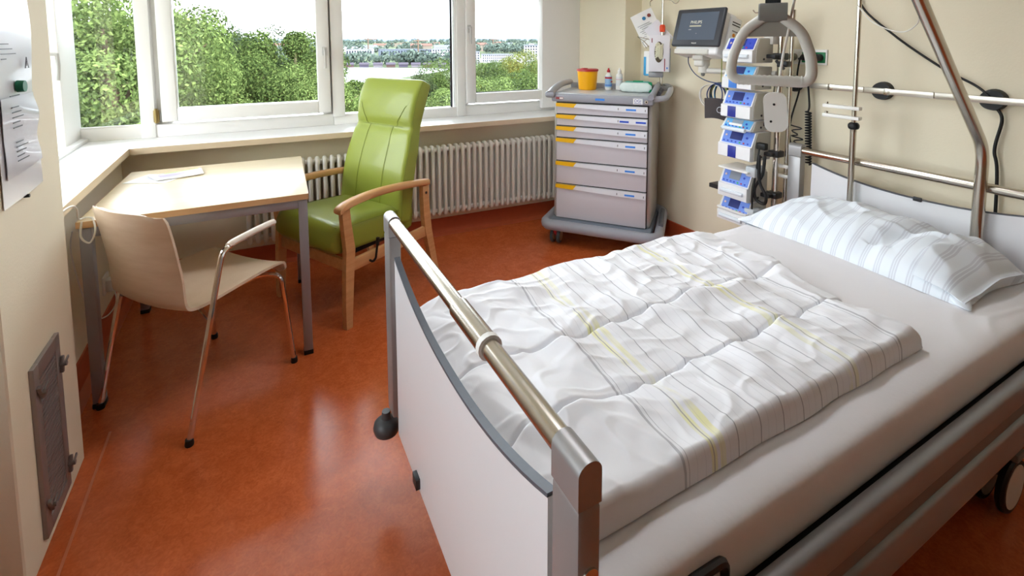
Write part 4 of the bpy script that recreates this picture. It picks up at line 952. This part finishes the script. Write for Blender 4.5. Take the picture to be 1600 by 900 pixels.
for i, (nm, c) in enumerate(lead_c):
    pts = []; ph = random.random()*6; rx = .048+.008*random.random()+(.03 if i == 1 else 0); rz_ = .058+.008*random.random()+(.012 if i == 1 else 0)
    for k in range(46):
        t = k/45*4.3*PI; pts.append((2.36+.012*math.sin(t*.5+i)+.008*i-.02, 1.925+(.035 if i == 1 else 0)+rx*math.cos(t+ph)*(1+.08*math.sin(t*.7)), 1.13-.01*(i == 1)+rz_*math.sin(t+ph)*(1+.06*math.cos(t*.9))))
    solo('sensor_lead', MB().tube(bez(pts, 2), .0034 if i != 1 else .0028, 6), mat('lead_'+nm.replace(' ', '_'), c, .4), nm+' sensor lead coiled in loops above the pressure cuff', 'cable', smooth=60)
solo('monitor_cable', MB().tube(bez([(2.37, 2.16, 1.36), (2.36, 2.15, 1.30), (2.36, 2.10, 1.24), (2.36, 2.02, 1.205), (2.36, 1.93, 1.195), (2.37, 1.86, 1.20)], 8), .003, 6), mat('lead_dark_blue', (52, 70, 110), .4), 'thin dark blue cable drooping under the monitor arm', 'cable', smooth=60)
solo('drip_line', MB().tube([(2.39, 1.935, 1.36), (2.39, 1.932, 1.15)], .003, 6), mat('lead_olive', (150, 158, 70), .4), 'olive green line hanging straight down behind the monitor arm', 'cable', smooth=60)

# ------------------------------------------------------------------ pier: notice, magnet, vent
nt_ = thing('notice_sheet', 'laminated printed notice in a clear sleeve on the pier', 'notice', (-.578, 1.80, 1.02))
def nsheet(y0, y1, z0, z1, off, wob):
    return MB().grid(lambda a, b: (-.578+off+wob*(math.sin(a*PI)*.6+.5*math.sin(b*9+a*2)*(.3+a)), y0+(y1-y0)*a+.006*math.sin(b*11)*a, z0+(z1-z0)*b+.012*a*(1-b)), 14, 24, .0008)
part('page', nsheet(1.672, 1.925, 1.018, 1.70, .002, .005), mat('notice_paper', (226, 226, 232), .25, coat=.5), nt_, 60)
part('page', nsheet(1.69, 1.915, 1.09, 1.30, .008, .005), mat('notice_grey', (196, 194, 204), .3, coat=.5), nt_, 60)
tl = MB()
for k in range(5): tl.bx(-.5655, -.5645, 1.735, 1.735+.045+.012*((k*7) % 3), 1.272-k*.0135, 1.2745-k*.0135)
for k in range(5): tl.bx(-.5655, -.5645, 1.745, 1.745+.045+.014*((k*5) % 3), 1.178-k*.0125, 1.1805-k*.0125)
tl.bx(-.5655, -.5645, 1.73, 1.79, 1.302, 1.305)
for k in range(4): tl.bx(-.569, -.568, 1.71, 1.74+.02*((k*3) % 4), 1.40+k*.013, 1.4025+k*.013)
tag(part('printed_lines', tl, mat('print_dark', (70, 70, 78), .5), nt_), kind='stuff')
part('warning_triangle', MB().tube([(-.567, 1.850, 1.372), (-.567, 1.874, 1.372), (-.567, 1.862, 1.402)], .0012, 6, closed=True).bx(-.5675, -.5665, 1.861, 1.863, 1.378, 1.392), MATS['print_dark'], nt_)
part('pin', MB().tube([(-.578, 1.80, 1.02), (-.566, 1.80, 1.02)], .005, 8), m_dark, nt_)
solo('magnet', MB().tube([(-.572, 1.803, 1.325), (-.556, 1.803, 1.325)], .0165, 22, radii=[.0165, .0155]), mat('magnet_green', (22, 110, 78), .4), 'round green magnet holding the notice on the pier', 'magnet', smooth=40)
vt = thing('vent_grille', 'grey metal ventilation grille with latches low on the pier', 'vent', (-.58, 1.83, .05))
m_vent = mat('vent_metal', (150, 141, 137), .42, .35)
VM = Matrix(((0, 0, 1, -.58), (1, 0, 0, 0), (0, 1, 0, 0), (0, 0, 0, 1)))   # a=y, b=z, c=out
vf = MB(); a0, a1, b0, b1 = 1.728, 1.928, .048, .552
vf.bx(a0, a0+.035, b0, b1, 0, .012, .002, M=VM).bx(a1-.035, a1, b0, b1, 0, .012, .002, M=VM).bx(a0+.03, a1-.03, b0, b0+.04, 0, .012, .002, M=VM).bx(a0+.03, a1-.03, b1-.04, b1, 0, .012, .002, M=VM)
part('frame', vf, m_vent, vt)
part('backing', MB().bx(a0+.03, a1-.03, b0+.035, b1-.035, 0, .003, M=VM), mat('vent_back', (62, 57, 55), .6, .1), vt)
sl = MB()
for k in range(34): sl.bx(a0+.035, a1-.035, b0+.044+k*.0124, b0+.0515+k*.0124, .002, .009, M=VM)
tag(part('ribs', sl, m_vent, vt, 0), kind='stuff')
for (a, b, r) in ((1.745, .475, .5), (1.912, .455, -.2), (1.912, .125, -.2), (1.745, .135, .5)):
    part('latch', MB().box((a, b, .018), (.012, .05, .010), r, .003, M=VM).tube([VM @ Vector((a, b, .01)), VM @ Vector((a, b, .03))], .007, 8).box((a+.012, b+.006, .026), (.03, .010, .005), .2, .002, M=VM), mat('latch_grey', (128, 121, 118), .4, .3), vt)

# ------------------------------------------------------------------ left wall socket, desk cable, papers on desk
so_ = thing('wall_socket', 'white wall socket with adapter on the wall under the desk', 'socket', (-.70, 3.0, .22))
part('plate', MB().bx(-.70, -.690, 2.955, 3.045, .205, .295, .004), m_sock, so_)
part('adapter', MB().bx(-.690, -.655, 2.965, 3.02, .215, .275, .006), m_plastw, so_)
part('cable', MB().tube(bez([(-.66, 2.99, .215), (-.65, 2.95, .16), (-.665, 2.85, .15), (-.68, 2.72, .22), (-.685, 2.60, .40), (-.685, 2.52, .60), (-.66, 2.46, .70)], 8), .003, 6), MATS['cord_white'], so_, 60)
solo('charger_cable', MB().tube(bez([(-.62, 2.14, .852), (-.60, 2.24, .858), (-.60, 2.30, .83), (-.612, 2.36, .775), (-.60, 2.39, .768), (-.585, 2.385, .768), (-.572, 2.372, .762), (-.56, 2.335, .725), (-.575, 2.32, .69), (-.60, 2.325, .715), (-.60, 2.345, .768)], 8), .0035, 8), MATS['cord_white'], 'white charger cable looped over the desk corner', 'cable', smooth=60)
def leaf_pages(name, pts, z, label, mt, prn, thick=.0015, curl=.0):
    mb = MB(); P4 = [Vector((x, y, 0)) for x, y in pts]
    def fn(a, b):
        p = P4[0].lerp(P4[1], a).lerp(P4[3].lerp(P4[2], a), b); return (p.x, p.y, z+thick+curl*(a-.5)**2*4)
    t_ = thing(name, label, 'booklet', (P4[0].x, P4[0].y, z)); part('pages', mb.grid(fn, 8, 4, thick), mt, t_, 60)
    def f2(a, b):
        q = Vector(fn(.15+.5*a, .35+.35*b)); return (q.x, q.y, q.z+.0006)
    part('cover_print', MB().grid(f2, 4, 2, .0003), prn, t_, 60)
    def f3(a, b):
        q = Vector(fn(.3+.65*a, .86+.12*b)); return (q.x, q.y, q.z+.0006)
    part('cover_band', MB().grid(f3, 4, 2, .0003), mat('print_lime', (205, 220, 150), .5), t_, 60)
leaf_pages('booklet', [(-.585, 2.915), (-.40, 2.825), (-.31, 2.96), (-.50, 3.05)], .7612, 'open white leaflet lying under the magazine on the desk', m_paper, mat('print_faint', (214, 214, 224), .5))
leaf_pages('magazine', [(-.44, 2.87), (-.25, 2.915), (-.275, 3.055), (-.50, 2.99)], .7637, 'glossy magazine with lilac cover on the desk by the sill', mat('gloss_paper', (236, 236, 240), .2), mat('print_lilac', (190, 180, 225), .4), .004, .002)

# ------------------------------------------------------------------ outside: ground, lake, town, trees
GZ = -24.0
def ext_mat(name, rgb, rough=.9, **k): return mat(name, rgb, rough, spec=.1, **k)
struct('ground', MB().bx(-9000, 9000, -3000, 12000, GZ-1, GZ), ext_mat('meadow', (62, 72, 50), var=.2, vscale=.02), smooth=0)
m_water = mat('water', (118, 120, 124), .3, spec=.5)
def pol(deg, D): return (D*math.sin(math.radians(deg)), D*math.cos(math.radians(deg)))
def region(name, pts, z, mt):
    n = len(pts); return struct(name, MB().prism([pol(*p) for p in pts], 'z', GZ-.5, z), mt, smooth=0)
region('lake', [(-6, 300), (12, 305), (19, 385), (21, 430), (9, 475), (-6, 480)], GZ+.05, m_water)
region('lake', [(23, 540), (33, 520), (42, 520), (46, 820), (31, 830), (24, 640)], GZ+.06, m_water)
hl = MB()
def hill(a, b):
    deg = -22+75*a; D = 6500+900*b; x, y = pol(deg, D)
    return (x, y, GZ-20+math.sin(b*PI)*(62+22*noise.noise(Vector((deg*.09, 0, 1)))+10*noise.noise(Vector((deg*.5, 0, 2)))))
struct('hills', hl.grid(hill, 120, 6), ext_mat('hill_haze', (86, 98, 116)))  # aerial haze put into the blue-grey base colour of the hills
# belts of far woodland (nobody could count them)
def leafmat(name, c1, c2, tr=.25):
    m = bpy.data.materials.new(name); m.use_nodes = True; nt = m.node_tree; nt.nodes.clear()
    out = nt.nodes.new('ShaderNodeOutputMaterial'); d = nt.nodes.new('ShaderNodeBsdfDiffuse'); t = nt.nodes.new('ShaderNodeBsdfTranslucent'); mx = nt.nodes.new('ShaderNodeMixShader'); mx.inputs[0].default_value = tr
    g_ = nt.nodes.new('ShaderNodeNewGeometry'); cr = nt.nodes.new('ShaderNodeValToRGB'); cr.color_ramp.elements[0].color = lin(*c1); cr.color_ramp.elements[1].color = lin(*c2)
    nt.links.new(g_.outputs['Random Per Island'], cr.inputs['Fac'])
    for q in (d, t): nt.links.new(cr.outputs['Color'], q.inputs['Color'])
    nt.links.new(d.outputs[0], mx.inputs[1]); nt.links.new(t.outputs[0], mx.inputs[2]); nt.links.new(mx.outputs[0], out.inputs[0])
    return m
lf = [leafmat('leaves_mid', (46, 60, 34), (88, 104, 58)), leafmat('leaves_bright', (62, 78, 44), (110, 126, 74)), leafmat('leaves_dark', (38, 48, 34), (70, 82, 54)), leafmat('leaves_hazy', (66, 78, 74), (92, 104, 96)), leafmat('leaves_yellow', (70, 78, 40), (116, 120, 68))]  # the hazy set has distance haze mixed into its leaf colours
def crown(seed, nblob, nleaf, leaf, low=-.75):
    rnd = random.Random(seed); V_ = []; F_ = []; blobs = []
    for i in range(nblob):
        while True:
            p = Vector((rnd.uniform(-1, 1), rnd.uniform(-1, 1), rnd.uniform(low, 1)))
            if .35 < p.length < .86: break
        blobs.append((p, rnd.uniform(.20, .36)))
    blobs.append((Vector((0, 0, 0)), .6))
    for k in range(nleaf):
        c, r = rnd.choice(blobs)
        n = Vector((rnd.gauss(0, 1), rnd.gauss(0, 1), rnd.gauss(.25, 1))).normalized()
        p = c+n*r*rnd.uniform(.72, 1.12)
        nn = (n+Vector((rnd.gauss(0, .55), rnd.gauss(0, .55), rnd.gauss(.25, .55)))).normalized()
        a = nn.orthogonal().normalized(); a = Matrix.Rotation(rnd.uniform(0, 6.28), 3, nn) @ a; b = nn.cross(a)
        l = leaf*rnd.uniform(.6, 1.3); w_ = l*.55; j = len(V_)
        V_ += [tuple(p-a*l), tuple(p-b*w_+nn*l*.15), tuple(p+a*l), tuple(p+b*w_+nn*l*.15)]
        F_ += [(j, j+1, j+2, j+3)]
    return V_, F_
CR = []
for s, (nb_, nl, lfz, low) in enumerate([(30, 42000, .024, -.75), (40, 46000, .022, -.8), (26, 40000, .025, -.6), (46, 44000, .022, -.85)]):
    V_, F_ = crown(20+s, nb_, nl, lfz, low); CR.append((V_, F_))
CM = {}
def crown_mesh(s, mi):
    if s not in CM:
        me = bpy.data.meshes.new('foliage'); me.from_pydata(CR[s][0], [], CR[s][1]); me.update(); me.materials.append(lf[mi]); CM[s] = me
    return CM[s]
m_bark = mat('bark', (84, 70, 56), .9, var=.2)
def tree(x, y, ztop, r, mi, s, label, zs=1.15, name='leafy_tree'):
    zc = ztop-r*zs
    t = thing(name, label, 'tree', (x, y, GZ), random.uniform(0, 6.28), group='trees outside the window')
    f_ = bpy.data.objects.new('foliage', crown_mesh(s, mi)); COL.objects.link(f_); f_.parent = t; f_.location = (0, 0, zc-GZ); f_.scale = (r, r, r*zs); WM[f_] = WM[t]; f_.material_slots[0].link = 'OBJECT'; f_.material_slots[0].material = lf[mi]
    tr_ = MB().tube([(0, 0, 0), (.1, 0, (zc-GZ)*.5), (0, .1, zc-GZ), (.2, 0, zc-GZ+r*.6)], .3, 8, radii=[.42, .34, .24, .06])
    for k in range(6):
        a = k*1.05+x; tr_.tube([(0, 0, zc-GZ-r*.4+k*.12*r), (math.cos(a)*r*.45, math.sin(a)*r*.45, zc-GZ+r*.15), (math.cos(a)*r*.8, math.sin(a)*r*.8, zc-GZ+r*.45)], .1, 6, radii=[.14, .09, .03])
    part('trunk', tr_, m_bark, t, local=True)
    return t
random.seed(11)
TR = [(-8.7, 32.2, 4.7, 5.0, 1, 0, 'tall pale green tree filling the narrow corner pane on its left'), (-5.5, 27.0, 4.0, 4.5, 1, 1, 'bright tree close outside the narrow corner pane'),
 (-5.8, 37.3, 3.9, 5.0, 0, 2, 'tree rising behind the post between corner pane and casement'), (-4.5, 43.3, 2.3, 4.6, 0, 3, 'tallest tree at the left edge of the big casement'),
 (-3.5, 64.3, 2.0, 6.0, 2, 0, 'distant dark tree left of centre in the big casement'), (.3, 54.3, 1.7, 5.5, 2, 1, 'greyer tree behind the middle of the big casement'),
 (3.0, 43.8, 2.1, 4.8, 0, 2, 'broad green tree at the right of the big casement'), (-2.2, 32.8, .1, 3.4, 1, 3, 'nearer light green tree low in the left of the big casement'),
 (1.0, 34.5, .1, 3.6, 0, 0, 'nearer round tree low in the middle of the big casement'), (3.6, 32.2, -.3, 3.0, 1, 1, 'small bright tree behind the casement handle'),
 (5.8, 35.3, -1.1, 3.2, 0, 2, 'tree just right of the second window post, left of the armchair'), (8.4, 36.1, -2.4, 3.2, 2, 3, 'low tree hidden mostly behind the green armchair'),
 (14.6, 50.9, -2.7, 3.6, 2, 0, 'dark small tree above the armchair at the lake shore'), (20.4, 57.1, -1.5, 4.4, 0, 1, 'round tree at the right edge of the fixed pane'),
 (12.9, 36.3, -2.0, 3.0, 1, 2, 'light green bushy tree low right in the fixed pane'), (36.2, 77.0, -2.6, 6.0, 0, 3, 'far tree at the left of the right casement'),
 (44.9, 83.8, -1.9, 7.0, 4, 0, 'far tree crown coloured by the yellow bin reflection left of the white tower block'), (41.9, 68.3, -3.0, 6.0, 0, 1, 'mid distance tree under the white tower block'),  # first crown's yellow stands for the sharps bin reflected in the glass
 (57.5, 83.3, -2.3, 7.0, 2, 2, 'dark far tree at the right end of the right casement'), (22.7, 50.0, -3.1, 5.0, 1, 3, 'nearer rounded tree low left in the right casement'),
 (27.9, 52.9, -3.2, 5.0, 0, 0, 'nearer rounded tree low in the middle of the right casement'), (31.0, 49.5, -3.4, 5.0, 1, 1, 'nearer rounded tree low right in the right casement'),
 (17.2, 35.9, -2.9, 3.2, 4, 2, 'yellowish bush top at the bottom left of the right casement'), (21.2, 36.2, -3.2, 3.2, 1, 3, 'green bush top at the bottom right of the right casement')]
for (x, y, zt, r, mi, s, lab) in TR: tree(x, y, zt+.09*r+(.5 if -5 < x < 4 and y > 40 else 0), r, mi, s, lab)
def belt(name, label, d0, d1, D0, D1, n, size, mi):
    rnd = random.Random(hash((d0, n)) % 999); V_ = []; F_ = []
    for k in range(n):
        x, y = pol(rnd.uniform(d0, d1), rnd.uniform(D0, D1)); z = GZ; h = size*rnd.uniform(.7, 1.4); rr = h*.5
        for q in range(60):
            nn = Vector((rnd.gauss(0, 1), rnd.gauss(0, 1), rnd.gauss(.2, 1))).normalized(); p = Vector((x, y, z+h*.55))+Vector((nn.x*rr, nn.y*rr, nn.z*h*.5))*rnd.uniform(.6, 1.05)
            a = nn.orthogonal().normalized(); b = nn.cross(a); l = size*.16*rnd.uniform(.6, 1.3); j = len(V_)
            V_ += [tuple(p-a*l), tuple(p-b*l*.7), tuple(p+a*l), tuple(p+b*l*.7)]; F_.append((j, j+1, j+2, j+3))
    mb = MB(); mb.v = V_; mb.f = F_
    solo(name, mb, lf[mi], label, 'woodland', kind='stuff', smooth=0)
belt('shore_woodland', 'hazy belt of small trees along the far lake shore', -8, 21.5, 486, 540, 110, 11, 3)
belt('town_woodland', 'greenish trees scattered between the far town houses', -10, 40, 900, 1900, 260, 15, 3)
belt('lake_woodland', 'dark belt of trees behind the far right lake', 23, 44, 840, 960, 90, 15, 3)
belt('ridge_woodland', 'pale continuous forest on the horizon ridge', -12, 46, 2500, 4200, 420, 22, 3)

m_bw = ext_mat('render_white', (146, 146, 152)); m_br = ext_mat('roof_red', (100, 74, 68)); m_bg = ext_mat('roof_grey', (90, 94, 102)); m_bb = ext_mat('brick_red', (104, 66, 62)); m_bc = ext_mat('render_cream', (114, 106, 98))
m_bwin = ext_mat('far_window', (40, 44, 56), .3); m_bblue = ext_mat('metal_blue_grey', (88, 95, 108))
def house(deg, D, wd, dp, h, wallm, roofm, pitched, label, rows=0, cols=0, cat='building', name='town_building', group=None):
    x, y = pol(deg, D); t = thing(name, label, cat, (x, y, GZ), -math.radians(deg)+random.uniform(-.25, .25), group=group)
    part('wall', MB().bx(-wd/2, wd/2, 0, dp, 0, h), wallm, t, 0, local=True)
    if pitched: part('roof', MB().prism([(-.8, h-.2), (dp+.8, h-.2), (dp/2, h+dp*.38)], 'x', -wd/2-.6, wd/2+.6), roofm, t, 0, local=True)
    else: part('roof', MB().bx(-wd/2-.3, wd/2+.3, -.3, dp+.3, h-.05, h+.6), roofm, t, 0, local=True)
    if rows:
        mb = MB()
        for i in range(rows):
            for j in range(cols):
                xx = -wd/2+wd*(j+.5)/cols; zz = h*(i+.5)/rows; ww = wd/cols*.27; hh = h/rows*.30
                mb.bx(xx-ww, xx+ww, -.12, .02, zz-hh, zz+hh)
        tag(part('window_rows', mb, m_bwin, t, 0, local=True), kind='stuff')
        mb = MB()
        for i in range(rows):
            for j in range(4):
                yy = dp*(j+.5)/4; zz = h*(i+.5)/rows; mb.bx(wd/2-.02, wd/2+.12, yy-.7, yy+.7, zz-h/rows*.26, zz+h/rows*.26)
        tag(part('window_rows', mb, m_bwin, t, 0, local=True), kind='stuff')
    return t
random.seed(5)
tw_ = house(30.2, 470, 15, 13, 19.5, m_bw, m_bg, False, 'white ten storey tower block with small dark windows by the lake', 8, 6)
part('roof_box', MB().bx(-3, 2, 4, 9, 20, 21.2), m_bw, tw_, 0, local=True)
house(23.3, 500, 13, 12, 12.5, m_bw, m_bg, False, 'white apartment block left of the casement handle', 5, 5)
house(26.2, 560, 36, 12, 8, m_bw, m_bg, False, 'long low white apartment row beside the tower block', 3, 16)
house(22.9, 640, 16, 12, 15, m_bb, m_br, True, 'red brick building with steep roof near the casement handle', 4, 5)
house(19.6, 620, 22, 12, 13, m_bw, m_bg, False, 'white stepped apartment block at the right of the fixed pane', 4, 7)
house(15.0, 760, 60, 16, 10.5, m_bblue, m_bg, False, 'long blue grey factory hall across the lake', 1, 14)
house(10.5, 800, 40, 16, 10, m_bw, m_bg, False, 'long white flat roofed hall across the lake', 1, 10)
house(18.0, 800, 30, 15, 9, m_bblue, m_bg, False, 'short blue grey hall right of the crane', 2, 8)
for k in range(34):
    dg_ = -8+50*((k*.618) % 1); D = random.uniform(1000, 1900)
    wm_ = random.choice([m_bw, m_bc, m_bw, m_bc]); rm_ = random.choice([m_br, m_br, m_bg]); pt_ = random.random() < .7
    house(dg_, D, random.uniform(18, 46), 12, random.uniform(8, 15), wm_, rm_, pt_, 'small far town house with %s walls and %s %s roof' % ('white' if wm_ is m_bw else 'cream', 'red' if rm_ is m_br else 'grey', 'pitched' if pt_ else 'flat'), group='houses of the far town')
for k, dg_ in enumerate((9.4, 11.0, 12.5, 13.9, 15.3, 16.7, 18.1, 19.6)):
    x, y = pol(dg_, 470-3*k)
    t = thing('boathouse', ['small umber brown boathouse on the far lake shore', 'small slate dark boathouse on the far lake shore', 'small pale grey boathouse on the far lake shore'][k % 3], 'boathouse', (x, y, GZ), -math.radians(dg_), group='boathouses on the lake shore')
    part('wall', MB().bx(-4, 4, 0, 6, 0, 2.6), [ext_mat('boat_umber', (74, 60, 60)), ext_mat('boat_slate', (66, 62, 76)), ext_mat('boat_pale', (96, 92, 100))][k % 3], t, 0, local=True)
    part('roof', MB().prism([(-.5, 2.5), (6.5, 2.5), (3, 4.4)], 'x', -4.4, 4.4), ext_mat('boat_roof', (62, 58, 68)), t, 0, local=True)
for dg_, D, h in ((17.0, 720, 26), (11.5, 900, 28), (25.6, 900, 27)):
    x, y = pol(dg_, D)
    t = thing('tower_crane', {17.0: 'orange tower crane across the lake in the fixed pane', 11.5: 'distant tower crane left in the fixed pane', 25.6: 'distant tower crane in the right casement'}[dg_], 'crane', (x, y, GZ), .4)
    part('mast', MB().bx(-.8, .8, -.8, .8, 0, h), ext_mat('crane_orange', (98, 82, 72)), t, 0, local=True)
    part('jib', MB().bx(-8, 18, -.5, .5, h-3, h-1.8), MATS['crane_orange'], t, 0, local=True)
# trees belong to the open air; nothing else is needed beyond the glass
